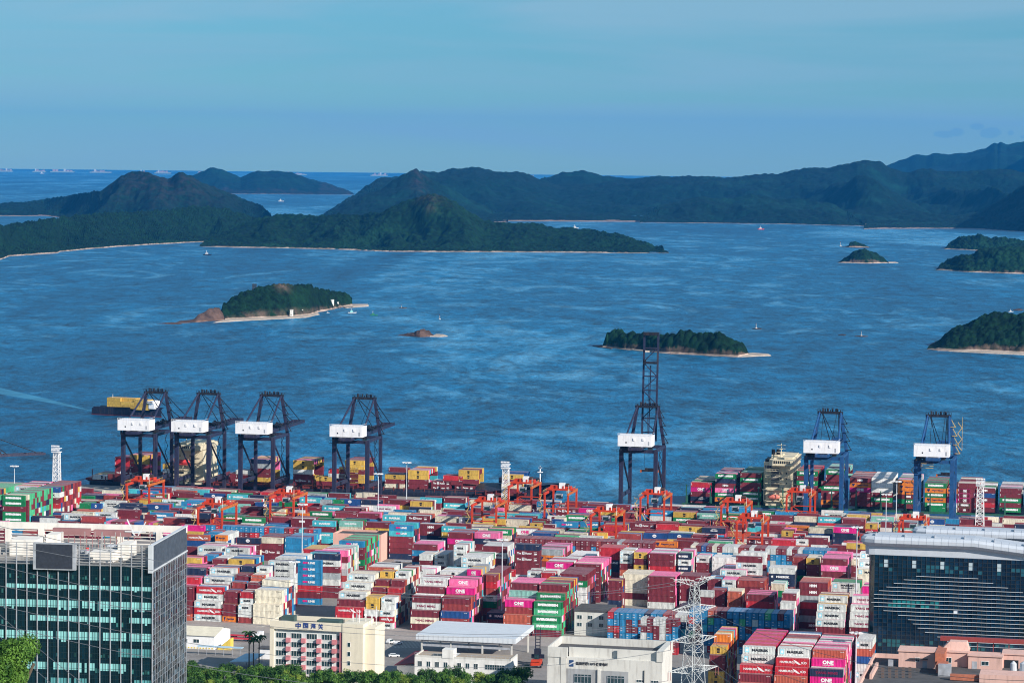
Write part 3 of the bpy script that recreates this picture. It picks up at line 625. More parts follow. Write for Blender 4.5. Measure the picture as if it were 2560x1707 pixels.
RTG = """
a 475 135 4 e.o;a 800 150 4 m;a 1140 165 4 r.r;a -90 180 4 m;a 290 190 4 bK;a 630 205 4 cM;a 945 215 4 n;a 1780 190 4 sM;a 1700 250 4 cM;a 2115 190 4 m;a 2005 285 2 s;a 2185 285 2 g
a -30 305 4 BS;a 770 295 4 m;a 1045 325 4 bK;a 650 345 4 t;a 320 312 4 c;a 1685 385 4 m;a 2035 370 4 cM;a 130 378 4 nD;a 500 390 4 c;a 815 397 4 m;a 1185 415 4 e.g;a 1525 472 2 m;a 1670 487 2 OL;a 1845 457 4 gE;a 2182 465 4 m
a 175 492 2 n;a -130 497 4 W;a 585 517 4 gE;a 857 542 4 gE;a 1270 537 4 m;a 1592 552 4 mh.m;a 35 558 4 m;a 1887 592 4 cM.m.cM.c.m 5
a 55 787 4 oH.b.m 4;a 275 787 2 B.B.m 4 wBc;a 480 797 2 OL.w.m 4 www;a 800 832 4 nK.m.m 4;a 1100 837 4 e.m.mX.m 4 PmP;a 1480 842 4 B.B.B.B 4 BBcB;a 200 972 4 wM.w.w 3 wPmPw;a 600 987 4 wM.w.w 3 wPWPwn;a -110 1132 4 y.m 3 PP;a 290 1097 2 B.m.m 3 BB;a 415 1157 2 m.m 3 ww;a 655 1157 4 yC.m 3 mRB;a 1740 1012 4 r.m.m.m 4 yRy
b 290 178 4 e;b 570 212 4 mh;b 1315 232 4 m;b 1235 252 4 cM;b 1600 247 4 m.cM;b 1980 287 4 e.b;b 60 267 4 bK.b;b 385 277 4 n.W;b 785 277 4 m.y;b 1090 307 4 yC;b 550 377 4 wY;b 845 432 4 B;b 1215 432 4 e;b 1620 452 4 m;b 110 402 4 m
b -20 472 4 m;b 302 482 4 m;b 685 512 4 cM;b 1060 507 4 mX.m;b 1475 522 4 e.o;b 1805 547 4 sM;b 2180 557 4 yC.m;b 770 472 4 e;b 65 587 4 tQ.e.m.m 5;b 412 622 4 m.yC.y.y.m 6;b 780 652 4 BS.cS.m.m.m.n 6;b 1222 642 4 mh.mh.n.m.m 5;b 1570 667 4 cM.y.b.m 5;b 1900 690 4 e.m 4;b 1965 652 4 e
b 1657 757 4 m.pO.m.m 5 Rm;b 2055 757 4 PO.nD.m.m 5 mP;b 45 887 4 BS.m.m.gE.m.m.m 7 GRGmGgG;b 1120 937 4 m.B.m.B.m 5 BPB;b 1225 1087 2 w.m.m.m 4 PPw;b 1447 1082 2 wM.wM.m.m 4 ww;b 1730 952 2 wM.wM.w.wM.n.m 6 www;b 1860 1112 4 wM.wM.m.m 5 wBw
c 305 367 4 e;c 730 307 4 BS.s.nD 4;c 1010 402 4 mX.mX;c 1130 312 4 m;c 1445 347 4 m;c 1780 347 4 m.m;c 2125 402 2 m;c 1330 407 4 pO;c 1655 432 4 y;c 2010 482 2 m;c 95 482 4 cM;c 430 492 4 c;c 1140 512 4 gE;c 1465 537 4 m;c 390 517 4 m;c 275 567 4 e.e;c 730 567 2 m;c 935 572 2 b;c 985 607 4 BS;c 1360 607 4 BS;c 620 627 2 yC;c 810 652 2 m
c 1710 642 4 r.r;c 2130 622 4 mX;c 10 707 4 gE.e.c.m 5;c 390 707 4 WO.m;c 805 702 4 e.m;c 1190 717 4 gE.m;c 1130 757 4 e.m;c 1910 772 4 R.w;c 1340 812 4 w;c 985 807 4 G;c 640 772 4 b;c -72 955 4 m.wY.m.m 5 wWw
d 285 377 4 m;d 590 402 4 n;d 930 407 4 BS;d 1290 402 4 B;d 1655 442 4 gE.m;d 155 442 4 BS;d 500 457 4 yC.gE;d 835 482 4 tQ;d 1175 492 4 gE;d 1985 462 4 B;d 1925 507 4 m.wO;d 2265 527 4 e;d 685 592 4 m;d 1065 592 4 m;d 235 642 4 r;d 570 677 4 yC;d 920 687 4 nD.r;d 1820 647 4 m.m;d 2140 662 4 OL;d 2080 742 2 yC
d 50 772 4 bK;d 415 777 4 bK;d 755 812 4 m;d 1570 862 4 mX;d 1915 872 4 r;d 470 892 4 m.m;d 210 882 4 OL.m;d 1010 887 4 G.m;d 1380 640 2 m.w
e 510 407 4 cM;e 620 322 4 wM;e 985 432 4 m.m;e 1070 362 4 y;e 1560 387 4 tQ.n;e 1450 522 2 yC.rH;e 1430 722 2 n.m;e 340 602 4 e.bK;e 820 592 4 pO.n.n 5;e 240 792 4 m.m;e 45 842 2 wM;e 15 737 2 rH;e 1080 902 4 yC.m.m 5;e 710 942 4 m.m.m;e 800 1200 4 e.m.m 5 WWWW
E 870 322 2 m;E 975 317 4 m.tQ.r;E 1190 292 4 bK.e;E 1815 292 4 e.m;E 1905 342 4 n;E 1480 300 4 m;E 1400 390 4 m
f 950 292 4 m;f 1010 422 4 n;f 595 412 4 wZ;f 435 422 2 bK;f 280 422 2 g;f 1130 482 4 nD;f 1520 442 4 bK;f 1945 512 2 m;f 2165 542 2 m;f 1005 532 4 m.m;f 1585 592 4 BF;f 1475 632 2 m;f 555 582 4 wM;f 0 622 4 wM;f 340 652 4 R.m;f 1860 682 4 R.m;f 2160 822 4 p;f 1800 352 4 wM;f 2180 382 4 BS.o;f 1370 182 4 BS.b;f 1670 262 2 gE;f 1940 217 4 m;f 2140 217 4 m;f 1385 342 4 yC;f 140 572 4 e;f 1600 120 4 m;f 1980 130 4 s
"""
ROT = """
a 255 657 24 4 BBBrBBBBBBBBBrBBBmrmcmr 6|c 390 847 28 4 mmmRmmmmmmmmmmmmRmmmsRmmmmmm 4|d 745 957 27 5 embmemwwwRmwmmwwmmwmwBBBBBn 4|f 600 747 15 3 pRPmmRpmbrbpyRP 4|D 688 1000 16 6 BBBommBBBBBBGBmBB 4|D 60 1015 14 4 rBBBBBnBBRmwwR 4|D 315 1065 6 5 wmwwmm 2
"""
MOS = 'BBmBBrBBcBmBBnBwmwwRm'
GROUPS = {'d': 'containers stacked in the yard'}
placed = [(-391, -365, 1388, 1405), (-230, -214, 1196, 1213)]       # (u0,u1,v0,v1)
CONT = []         # dict(u,v,z,L,th,c,logo,vis,stk,lev,rot)
def overlap(u0, u1, v0, v1, tol=.25):
    for a, b_, c_, d_ in placed:
        if u0 < b_-tol and u1 > a+tol and v0 < d_-tol and v1 > c_+tol: return True
    return False
rc = random.Random(3)
PAL = 'mmmmmmmRRrwwebBnncgyPo'
def parse(line):
    nm, rest = line.split('|'); tl, mode, X, Y, L, toks, hs, back = rest.split()
    return nm, tl, mode, float(X), float(Y), int(L), toks, hs, back
stacks = []
for ln in (DEP+MID).strip().split('\n'):
    if not ln: continue
    nm, tl, mode, X, Y, L, toks, hs, back = parse(ln)
    x0, y0, s = TILES[tl]; px, py = x0+X/s, y0+Y/s
    hs = [int(q) for q in hs]; n_ = max(hs); th = 2.62 if (L == 2 and n_ == 8) else TH
    if mode == 'b': u, v = guv(px, py)
    else: u, v = guv(px, py, n_*th); v -= hs.index(n_)*RS_
    stacks.append(dict(row=nm, u=u, v=v, L=L, th=th, toks=[q if len(q) < 3 else 'wY' for q in toks.split('.')], h=hs, back=back, n=n_, px=px))
for seg in RTG.strip().replace('\n', ';').split(';'):
    q = seg.split(); tl, X, Y, L, toks = q[:5]; n_ = int(q[5]) if len(q) > 5 else 4; back = q[6] if len(q) > 6 else ''
    x0, y0, s = TILES[tl]; px, py = x0+float(X)/s, y0+float(Y)/s; L = int(L)
    u, v = guv(px, py, n_*TH); k = len(back)+1 if back else rc.choice((2, 3, 4, 5))
    hs = [n_]*(1)+[n_ if (back or rc.random() < .45) else n_-1 for _ in range(k)]
    if back: hs = [n_]*(len(back)+4)
    nt_ = toks.split('.')
    if len(nt_) < n_ and n_ >= 4: hs = [max(2, len(nt_) and n_-len(nt_)-1), n_-1 if len(nt_) == 1 else n_]+hs; v -= 2*RS_
    stacks.append(dict(row='crane', u=u, v=v, L=L, th=TH, toks=nt_, h=hs, back=back or ''.join(rc.choice(PAL) for _ in range(5)), n=n_, px=px))
def put(st, si, r, colkey=None):
    l = 12.19 if st['L'] == 4 else 6.06; u0 = st['u']; v0 = st['v']+r*RS_
    if overlap(u0, u0+l, v0, v0+2.44): return False
    placed.append((u0, u0+l, v0, v0+2.44)); n_ = st['n']
    for lv in range(st['h'][r]):
        front = all(st['h'][q] <= lv for q in range(r)); k = n_-1-lv
        if front and k < len(st['toks']): tk = st['toks'][k]; c, lg = tk[0], (tk[1] if len(tk) > 1 else 'i'); vis = True
        else: c = rc.choice(PAL); lg = ''; vis = False
        if lv == st['h'][r]-1 and not vis:
            c = st['back'][(r*3+si) % len(st['back'])] if rc.random() < .8 else rc.choice(PAL)
        elif not vis and rc.random() < .55: c = rc.choice(st['back'])
        CONT.append(dict(u=u0, v=v0, z=lv*st['th'], L=st['L'], th=st['th'], c=c, logo=lg, vis=vis, st=si, lev=k, rot=False, top=(lv == st['h'][r]-1)))
    return True
order = sorted(range(len(stacks)), key=lambda i: stacks[i]['v'])
for si in order:
    st = stacks[si]; top = st['h'].index(st['n']); l = 12.19 if st['L'] == 4 else 6.06
    for tr in range(6):           # nudge clear of earlier stacks
        hit = lambda du, dv: any(overlap(st['u']+du, st['u']+du+l, st['v']+dv+r*RS_, st['v']+dv+r*RS_+2.44) for r in range(top+1))
        if hit(0, 0):
            fx = next(((du, dv) for dv in (0, .8, -.8) for du in (.4, -.4, .8, -.8, 1.2, -1.2, 1.8, -1.8) if not hit(du, dv)), None)
            if fx: st['u'] += fx[0]; st['v'] += fx[1]; break
            st['v'] += .9
        else: break
    st['ok'] = [put(st, si, r) for r in range(top+1)]
for seg in ROT.strip().replace('\n', '|').split('|'):
    q = seg.split(); tl, X, Y, cnt, n_, cols, L = q; x0, y0, s = TILES[tl]; px, py = x0+float(X)/s, y0+float(Y)/s; n_ = int(n_); L = int(L)
    u, v = guv(px, py, n_*TH); l = 12.19 if L == 4 else 6.06
    for k in range(int(cnt)):
        uu = u+k*2.62
        if overlap(uu, uu+2.44, v, v+l, 1.2): continue
        placed.append((uu, uu+2.44, v, v+l))
        for lv in range(n_):
            c = cols[k % len(cols)] if lv == n_-1 else rc.choice(cols+MOS)
            CONT.append(dict(u=uu, v=v, z=lv*TH, L=L, th=TH, c=c, logo='', vis=False, st=-1, lev=0, rot=True, top=lv == n_-1))
for si in order:
    st = stacks[si]; top = st['h'].index(st['n'])
    for r in range(top+1, len(st['h'])): put(st, si, r)
# low fillers between the crane blocks
for v in np.arange(1432, 1600, RS_):
    if int((v-1432)/RS_) % 10 in (7, 8, 9): continue
    u = -620+rc.random()*12
    while u < 120:
        L = 4 if rc.random() < .85 else 2; l = 12.19 if L == 4 else 6.06
        p = xy(u, v); pxx = 1280+F*(p.x*cr)/p.y
        if not overlap(u, u+l, v-.4, v+2.9) and not (v > 1590 and u < -540):
            placed.append((u, u+l, v, v+2.44))
            for lv in range(rc.choice((1, 2, 2, 3))): CONT.append(dict(u=u, v=v, z=lv*TH, L=L, th=TH, c=rc.choice(PAL), logo='', vis=False, st=-1, lev=0, rot=False, top=True))
        u += l+.5
print('containers', len(CONT))
# ---- which 300 are things of their own: the nearest ones whose lettered side is in view
cand = [c for c in CONT if c['vis'] and -40 < 1280+F*xy(c['u'], c['v']).x/xy(c['u'], c['v']).y < 2540]
cand.sort(key=lambda c: (round(c['v']/1.0)*(1.0 if c['L'] == 4 else 1.12)))
rows_ = {}
for i, st in enumerate(stacks): rows_.setdefault(st['row'], []).append(i)
for k in rows_: rows_[k].sort(key=lambda i: stacks[i]['px'])
# ---------------------------------------------------------------- emit containers
RZ = -PHI
NIND = 300
ORD = ['', 'first', 'second', 'third', 'fourth', 'fifth', 'sixth', 'seventh', 'eighth', 'ninth', 'tenth', 'eleventh', 'twelfth', 'thirteenth', 'fourteenth', 'fifteenth', 'sixteenth', 'seventeenth', 'eighteenth', 'nineteenth', 'twentieth', 'twenty-first', 'twenty-second', 'twenty-third', 'twenty-fourth', 'twenty-fifth']
LD2 = dict(M='with star logo', H='with arrow emblem', E='with wide name', O='with three letters', Y='with two words', X='with white slogan', S='with two-tone name', L='with dark name', C='with small emblem', h='with three letters', D='with arc logo', Q='with two words', K='with oval emblem', F='with slanted name', Z='with two-line name', U='with four letters', i='')
SUB = {}
def rowof(i):
    st = stacks[i]
    if st['row'] == 'roadside': return 'roadside row'
    if st['row'] == 'foreground': return 'foreground row'
    if st['row'] == 'pylon': return 'row behind pylon'
    if st['row'] == 'middle': return 'left waterfront piles' if st['v'] > 1385 else ('second yard row' if st['v'] < 1310 else 'third yard row')
    return 'crane blocks'
for i in range(len(stacks)): SUB.setdefault(rowof(i), []).append(i)
for k in SUB: SUB[k].sort(key=lambda i: stacks[i]['px'])
ind = [c for c in cand if rowof(c['st']) in ('roadside row', 'foreground row', 'row behind pylon', 'second yard row', 'third yard row')][:NIND]
indset = set(id(c) for c in ind)
LMESH = {}
def lettering_obj(L, lg, c, parent):
    k = (L, lg, c)
    if k not in LMESH:
        parts = lettering(L, lg, c); me = bpy.data.meshes.new('lettering'); V = []; Fq = []; mi = []; used = []
        for v, f, m_ in parts:
            if m_ not in used: used.append(m_)
            o = len(V); V += v; Fq += [tuple(a+o for a in q) for q in f]; mi += [used.index(m_)]*len(f)
        me.from_pydata(V, [], Fq); me.update()
        for m_ in used: me.materials.append(LMATS[m_])
        me.polygons.foreach_set('material_index', mi); LMESH[k] = me
    o = bpy.data.objects.new('lettering', LMESH[k]); C.objects.link(o); o.parent = parent
for c in ind:
    o = bpy.data.objects.new('shipping_container', container_mesh(c['L'], c['th'], c['c'])); C.objects.link(o)
    o.location = xy(c['u'], c['v'], c['z']+.02); o.rotation_euler = (0, 0, RZ)
    row = rowof(c['st']); k = SUB[row].index(c['st'])+1; st = stacks[c['st']]
    size = ''
    lev = 'top' if c['lev'] == 0 else ORD[c['lev']+1]+' from top'
    lab = f"{CN[c['c']]} container {LD2[c['logo']]}, {lev}, {ORD[k]} stack from left, {row}".replace(' ,', ',')
    tag(o, lab, 'shipping container', 'containers stacked in the yard')
    lettering_obj(c['L'], c['logo'], c['c'], o)
# everything past the 300 largest: one object
def merged(conts, name, extra=None, rz=RZ):
    VV = []; LI = []; LS = []; CO = []; MI = []; off = 0
    cz, sz = math.cos(rz), math.sin(rz)
    def add(V, Fc, pos, col, mi):
        nonlocal off
        V = np.asarray(V, float); X = V[:, 0]*cz-V[:, 1]*sz+pos[0]; Y = V[:, 0]*sz+V[:, 1]*cz+pos[1]
        VV.append(np.stack([X, Y, V[:, 2]+pos[2]], 1))
        for q in Fc: LI.extend([a+off for a in q]); LS.append(len(q)); MI.append(mi); CO.extend([col]*len(q))
        off += len(V)
    cache = {}
    for c in conts:
        near = c.get('vis') or (c['v'] < 1330 and (c['top'] or c['v'] < 1200))
        key = (c['L'], c['th'], c['rot'], bool(near))
        if key not in cache:
            if near:
                me = container_mesh(c['L'], c['th'], 'm', c['rot']); cache[key] = ([tuple(v.co) for v in me.vertices], [tuple(p.vertices) for p in me.polygons])
            else:
                l = 12.19 if c['L'] == 4 else 6.06; h = c['th']-.05
                x1, y1 = (2.44, l) if c['rot'] else (l, 2.44)
                mb = MB().box(0, x1, 0, y1, 0, h); fs = mb.f[1:]
                cache[key] = (mb.v, fs)
        V, Fc = cache[key]; pos = c['pos'] if 'pos' in c else xy(c['u'], c['v'], c['z']+.02)
        base = np.clip(np.array(COL[c['c']])*(0.85+.3*rc.random()), 0, 1); add(V, Fc, pos, (*base, 1), 0)
        if c['rot'] and c['v'] < 1500:       # door hardware on the ends turned to the camera
            for x in (.35, .85, 1.5, 2.0): add([(x, -.04, .3), (x+.09, -.04, .3), (x+.09, -.04, 2.5), (x, -.04, 2.5)], [(0, 1, 2, 3)], pos, (*np.clip(base*1.8+.1, 0, 1), 1), 0)
            for z in (.8, 1.9): 
                if rc.random() < .7: add([(.3, -.05, z), (1.1, -.05, z), (1.1, -.05, z+.25), (.3, -.05, z+.25)], [(0, 1, 2, 3)], pos, (.7, .7, .7, 1), 0)
        if c['logo']:
            for v, f, m_ in lettering(c['L'], c['logo'], c['c']): add(v, f, pos, (1, 1, 1, 1), 1+m_)
    VV = np.concatenate(VV); me = bpy.data.meshes.new(name)
    me.vertices.add(len(VV)); me.vertices.foreach_set('co', VV.ravel())
    me.loops.add(len(LI)); me.loops.foreach_set('vertex_index', np.array(LI, dtype=np.int32))
    LS = np.array(LS, dtype=np.int32); me.polygons.add(len(LS)); st_ = np.concatenate([[0], np.cumsum(LS)[:-1]]).astype(np.int32)
    me.polygons.foreach_set('loop_start', st_); me.polygons.foreach_set('material_index', np.array(MI, dtype=np.int32))
    me.polygons.foreach_set('use_smooth', np.zeros(len(LS), dtype=bool))
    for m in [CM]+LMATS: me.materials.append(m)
    me.update(calc_edges=True); me.validate()
    ca = me.color_attributes.new('Col', 'FLOAT_COLOR', 'CORNER'); ca.data.foreach_set('color', np.array(CO).ravel())
    o = bpy.data.objects.new(name, me); C.objects.link(o); return o
STUFF = [c for c in CONT if id(c) not in indset]
# ---------------------------------------------------------------- quay cranes
def steel(name, col, **k): return mat(name, col, k.pop('rough', .45), metal=0.0, var=.22, scale=.6, dirt=.35, **k)
ST1 = steel('crane_steel_indigo', (.022, .024, .055)); ST2 = steel('crane_steel_blue', (.015, .075, .21)); BLK = steel('machinery_black', (.012, .014, .022)); HW = mat('machine_house_white', (.82, .82, .84), .6, var=.06, scale=.2, dirt=.25)
YL = steel('walkway_yellow', (.55, .38, .14)); GRY = steel('galvanised', (.36, .38, .42)); ORG = steel('crane_orange', (.52, .045, .012)); ORY = steel('crane_amber', (.48, .12, .02)); WHT = steel('tower_white', (.80, .80, .80)); GLS = mat('dark_glass', (.02, .05, .06), .12, var=.1)
def sts(u, v, label, S, boom_up=False, rail=None, ladders=None):
    rail = rail or S
    t = thing('quay_crane', label, 'crane', xy(u, v, 0), RZ, 'ship-to-shore cranes on the quay')
    W = 20.0; G = 30.0; TH_ = 37.0
    for i, (x, y, tw) in enumerate(((0, 0, 2.3), (W, 0, 2.3), (0, G, 1.9), (W, G, 1.9))):
        m_ = MB().bar((x, y, 2.2), (x, y, TH_), tw, tw*.9)
        m_.box(x-5*(.5 if y else .5), x+2.5, y-.6, y+.6, .9, 2.2)
        l_ = m_.build('leg', S, t)
        b = MB()
        for k in range(4): b.cyl(x-2.1+k*1.35, y, 0, 1.0, .45, n=8)
        b.build('bogie', BLK, l_)
    for x in (0, W):
        MB().bar((x, 0, 10), (x, G, 10), 1.3, 2.0).build('portal_beam', S, t)
        MB().bar((x, 1, 34), (x, G-1, 12), 1.2, 1.2, 6).build('diagonal_brace', S, t)
        MB().bar((x, 0, TH_-.6), (x, G, TH_-.6), 1.3, 1.6).build('side_girder', S, t)
    for y in (0, G): MB().bar((0, y, TH_-1), (W, y, TH_-1), 1.3, 1.9).build('cross_beam', S, t)
    # A-frame
    for x0, x1 in ((.3, 4.0), (W-.3, W-3.8)):
        MB().bar((x0, G, TH_), (x1, G-.5, 59.5), 1.7, 1.5).build('mast_leg', S, t)
        MB().bar((x0+(1.8 if x0 < 5 else -1.8), -1, 43), (x1, G-1.5, 59.3), 1.15, 1.15, 8).build('back_stay', S, t)
    top = MB().box(2.8, W-2.8, G-2, G+1.2, 58.6, 60.0)
    for k in range(9): top.box(4+k*1.45, 4.5+k*1.45, G-1.5+(k % 3)*.6, G-.8+(k % 3)*.6, 60, 60.9+(k*7 % 4)*.35)
    for x in (2.8, W-2.8): top.bar((x, G-2, 60), (x, G-2, 61.3), .12).bar((x, G+1.2, 60), (x, G+1.2, 61.3), .12)
    top.bar((2.8, G-2, 61.2), (W-2.8, G-2, 61.2), .1)
    for k in range(4): top.cyl(6+k*2.6, G, 60, 61.8, .55, n=8)
    top.build('apex_platform', BLK, t)
    # machinery house and gear under it
    h = MB().box(-.9, 18.6, -7.5, 3.2, 39.4, 45.6); hh = h.build('machinery_house', HW, t)
    r = MB()
    for k in range(14): r.bar((-.9+k*1.5, -7.5, 45.6), (-.9+k*1.5, -7.5, 46.8), .1); 
    r.bar((-.9, -7.5, 46.8), (18.6, -7.5, 46.8), .12).bar((-.9, -7.5, 46.2), (18.6, -7.5, 46.2), .08).bar((18.6, -7.5, 46.8), (18.6, 3.2, 46.8), .1)
    r.build('railing', HW, hh)
    MB().box(3.6, 4.3, -7.58, -7.3, 41.2, 42.0).build('hatch', BLK, hh)
    MB().box(8, 9, -7.9, -7.4, 42.8, 44.2).build('vent', HW, hh); MB().box(13.4, 14.4, -7.9, -7.4, 42.8, 44.2).build('vent', HW, hh)
    MB().box(16.6, 17.4, -7.56, -7.4, 40.2, 42.4).build('door', GRY, hh)
    under = MB()
    rr = random.Random(5)
    for k in range(26): 
        x = rr.uniform(0, 11); y = rr.uniform(-6, 2); under.box(x, x+rr.uniform(.5, 2.2), y, y+rr.uniform(.4, 1.6), 36.6+rr.random(), 38+rr.random()*1.2)
    for k in range(12): under.bar((-2+k*.9, -5, 35.5), (-2+k*.9, -5, 37.2), .1)
    under.bar((-2, -5, 37.2), (9, -5, 37.2), .14).bar((-2, -5, 35.4), (9, -5, 35.4), .25).bar((-2, -5, 36.3), (9, -5, 36.3), .1)
    under.bar((14, -2, 37.5), (18, 2, 37.5), .2)
    under.build('winch_gear', BLK, t)
    # main girder and boom: twin box girders running landward to seaward
    for x in (6.6, 13.4): MB().bar((x, -13, 38.6), (x, G+1, 38.6), 1.0, 1.6).build('girder', S if x < 10 else GRY if not rail else S, t)
    MB().bar((6.2, -13.2, 38.6), (13.8, -13.2, 38.6), 1.0, 1.7).build('back_girder_end', S, t)
    if not boom_up:
        b = MB()
        for x in (6.6, 13.4): b.bar((x, G+1, 38.6), (x, G+57, 39.0), 1.0, 1.7)
        for k in range(9): b.bar((6.6, G+3+k*6.6, 38.7), (13.4, G+3+k*6.6, 38.7), .5)
        b.bar((6.2, G+57, 39), (13.8, G+57, 39), 1.0, 1.7)
        bo = b.build('boom', S, t)
        g_ = MB()
        for k in range(16): g_.box(5.6+(k*5 % 7), 7+(k*5 % 7), G+3+k*1.4, G+4.2+k*1.4, 39.4, 40.2+(k % 3)*.5)
        for k in range(30): g_.bar((14.4, G+2+k*1.8, 39.4), (14.4, G+2+k*1.8, 40.5), .08)
        g_.bar((14.4, G+2, 40.5), (14.4, G+55, 40.5), .1)
        g_.build('walkway', BLK, bo)
        for x in (5.2, 14.8):
            MB().bar((x, G, 59.6), (x*.5+5, G+52, 39.6), .5, .5, 6).build('fore_stay', BLK, t)
            MB().bar((x, G, 59.4), (x*.5+5, G+27, 39.6), .5, .5, 6).build('fore_stay', BLK, t)
            MB().bar((x*.8+2, G-1, 58.8), (x*.6+4, 4, 40), .28, .28, 6).build('inner_stay', BLK, t)
    else:
        b = MB(); z0, z1 = 39, 102
        for x in (6.4, 14.6): b.bar((x, G+2, z0), (x, G+6, z1), 1.0, 1.5)
        for k in range(7):
            z = z0+5+k*8.2; b.bar((6.4, G+2.5, z), (14.6, G+2.5, z), .7)
            if k < 6: b.bar((6.4 if k % 2 else 14.6, G+2.5, z), (14.6 if k % 2 else 6.4, G+2.5, z+8.2), .5)
        b.bar((10.5, G+1, z0), (10.5, G+5, z0+44), .55).bar((9.6, G+1, z0), (9.6, G+5, z0+40), .25)
        bo = b.build('boom', S, t)
        MB().box(6, 15, G+4, G+7.5, 100.5, 102.3).build('boom_tip', BLK, bo); 
        g_ = MB().box(6.4, 14.6, G+1.5, G+4, 84, 85.2); g_.box(7, 8.2, G+1, G+2, 85.2, 86.2); g_.bar((6.2, G+2, 86.3), (14.8, G+2, 86.3), .12); g_.build('boom_platform', BLK, bo)
    # stair and landings on the right
    s_ = MB()
    for k in range(4):
        z = TH_+1+k*5; x = W+.2-k*.9; s_.box(x-.6, x+2.4, G-1.5, G+.6, z, z+.25); s_.bar((x+2.3, G-1.5, z), (x+2.3, G-1.5, z+1.1), .1)
        s_.bar((x+2.2, G-.6, z), (x-.6, G-.6, z+5), .35)
    s_.build('stair', BLK if not ladders else ladders, t)
    if ladders:
        q = MB()
        for (bx, z0_, z1_) in ((W+2.2, 40, 59), (-1.5, 2, 37)):
            nseg = int((z1_-z0_)/3.2)
            for k in range(nseg):
                z = z0_+k*3.2; q.bar((bx-1.2 if k % 2 else bx+1.2, G-1 if bx > 10 else 1, z), (bx+1.2 if k % 2 else bx-1.2, G-1 if bx > 10 else 1, z+3.2), .35)
            q.bar((bx+1.4, G-1 if bx > 10 else 1, z0_), (bx+1.4, G-1 if bx > 10 else 1, z1_), .2)
        q.bar((3, -6, 34.2), (10, -6, 34.2), .3).bar((3, -6, 33), (10, -6, 33), .3).bar((3, -6, 35.4), (10, -6, 35.4), .3)
        q.build('zigzag_ladder', ladders, t)
    l2 = MB()
    for k in range(7): z = 8+k*4; l2.bar((W-1.4+(k % 2)*1.6, G-8, z), (W-1.4+((k+1) % 2)*1.6, G-8, z+4), .3)
    l2.bar((W-1.5, G-8, 8), (W-1.5, G-8, 36), .18).build('leg_ladder', BLK, t)
    c_ = MB().box(12.6, 15.2, G-14, G-11, 33.4, 36.2); c_.build('operator_cab', GLS, t)
    MB().box(6, 15.5, G-14.5, G-9.5, 36.4, 37.6).build('trolley', BLK, t)
    return t
def spreader_on(u, v, z, label, cz=36):
    t = thing('spreader', label, 'lifting frame', xy(u, v, z), RZ)
    MB().box(-5, 5, -1, 1, 0, .9).box(-2.6, 2.6, -.8, .8, .9, 2.0).build('frame', BLK, t)
    MB().box(-5.2, -4.4, -1.2, 1.2, -.5, .9).build('end_beam', ORY, t); MB().box(4.4, 5.2, -1.2, 1.2, -.5, .9).build('end_beam', ORY, t)
    m_ = MB(); 
    for x in (-3, 3): m_.bar((x, 0, 2), (x, 0, cz-z), .14)
    m_.build('hoist_cable', BLK, t)
CV = 1622
c4 = sts(-456.5, CV, 'dark crane with white machine house, rightmost of the four by the left ship', ST1)
def recrane(src, u, v, label):
    o = copy_tree(src); o.location = xy(u, v, 0); o['label'] = label; return o
recrane(c4, -586.3, CV-2, 'leftmost of four dark cranes, overlapping the passing yellow-laden feeder ship')
recrane(c4, -553.3, CV-1, 'dark crane standing before the cream bridge tower of the left ship')
recrane(c4, -514, CV, 'dark crane third from left, just right of the cream ship tower')
lc = recrane(c4, -668.5, CV-10, 'dark crane boom entering the picture at the left edge above the water'); lc.scale = (.74, .74, .74); lc.rotation_euler.z = RZ-R(50); lq = at(-172, 1150, 1640); lc.location = (lq.x, lq.y, 0)
sts(-285.7, CV, 'tall lone dark crane with its lattice boom raised upright in mid quay', ST1, boom_up=True)
spreader_on(-271, CV+10, 23.5, 'dark spreader hanging under the crane with the raised boom')
sts(-179, CV-4, 'blue-legged crane right of the cream bridge tower with sooty funnels', ST2)
sts(-117.4, CV-4, 'rightmost blue crane with tan zigzag ladders at the right-hand ship', ST2, ladders=YL)
spreader_on(-104.5, 1672, 22.5, 'spreader lowering over containers beneath the crane with tan ladders')
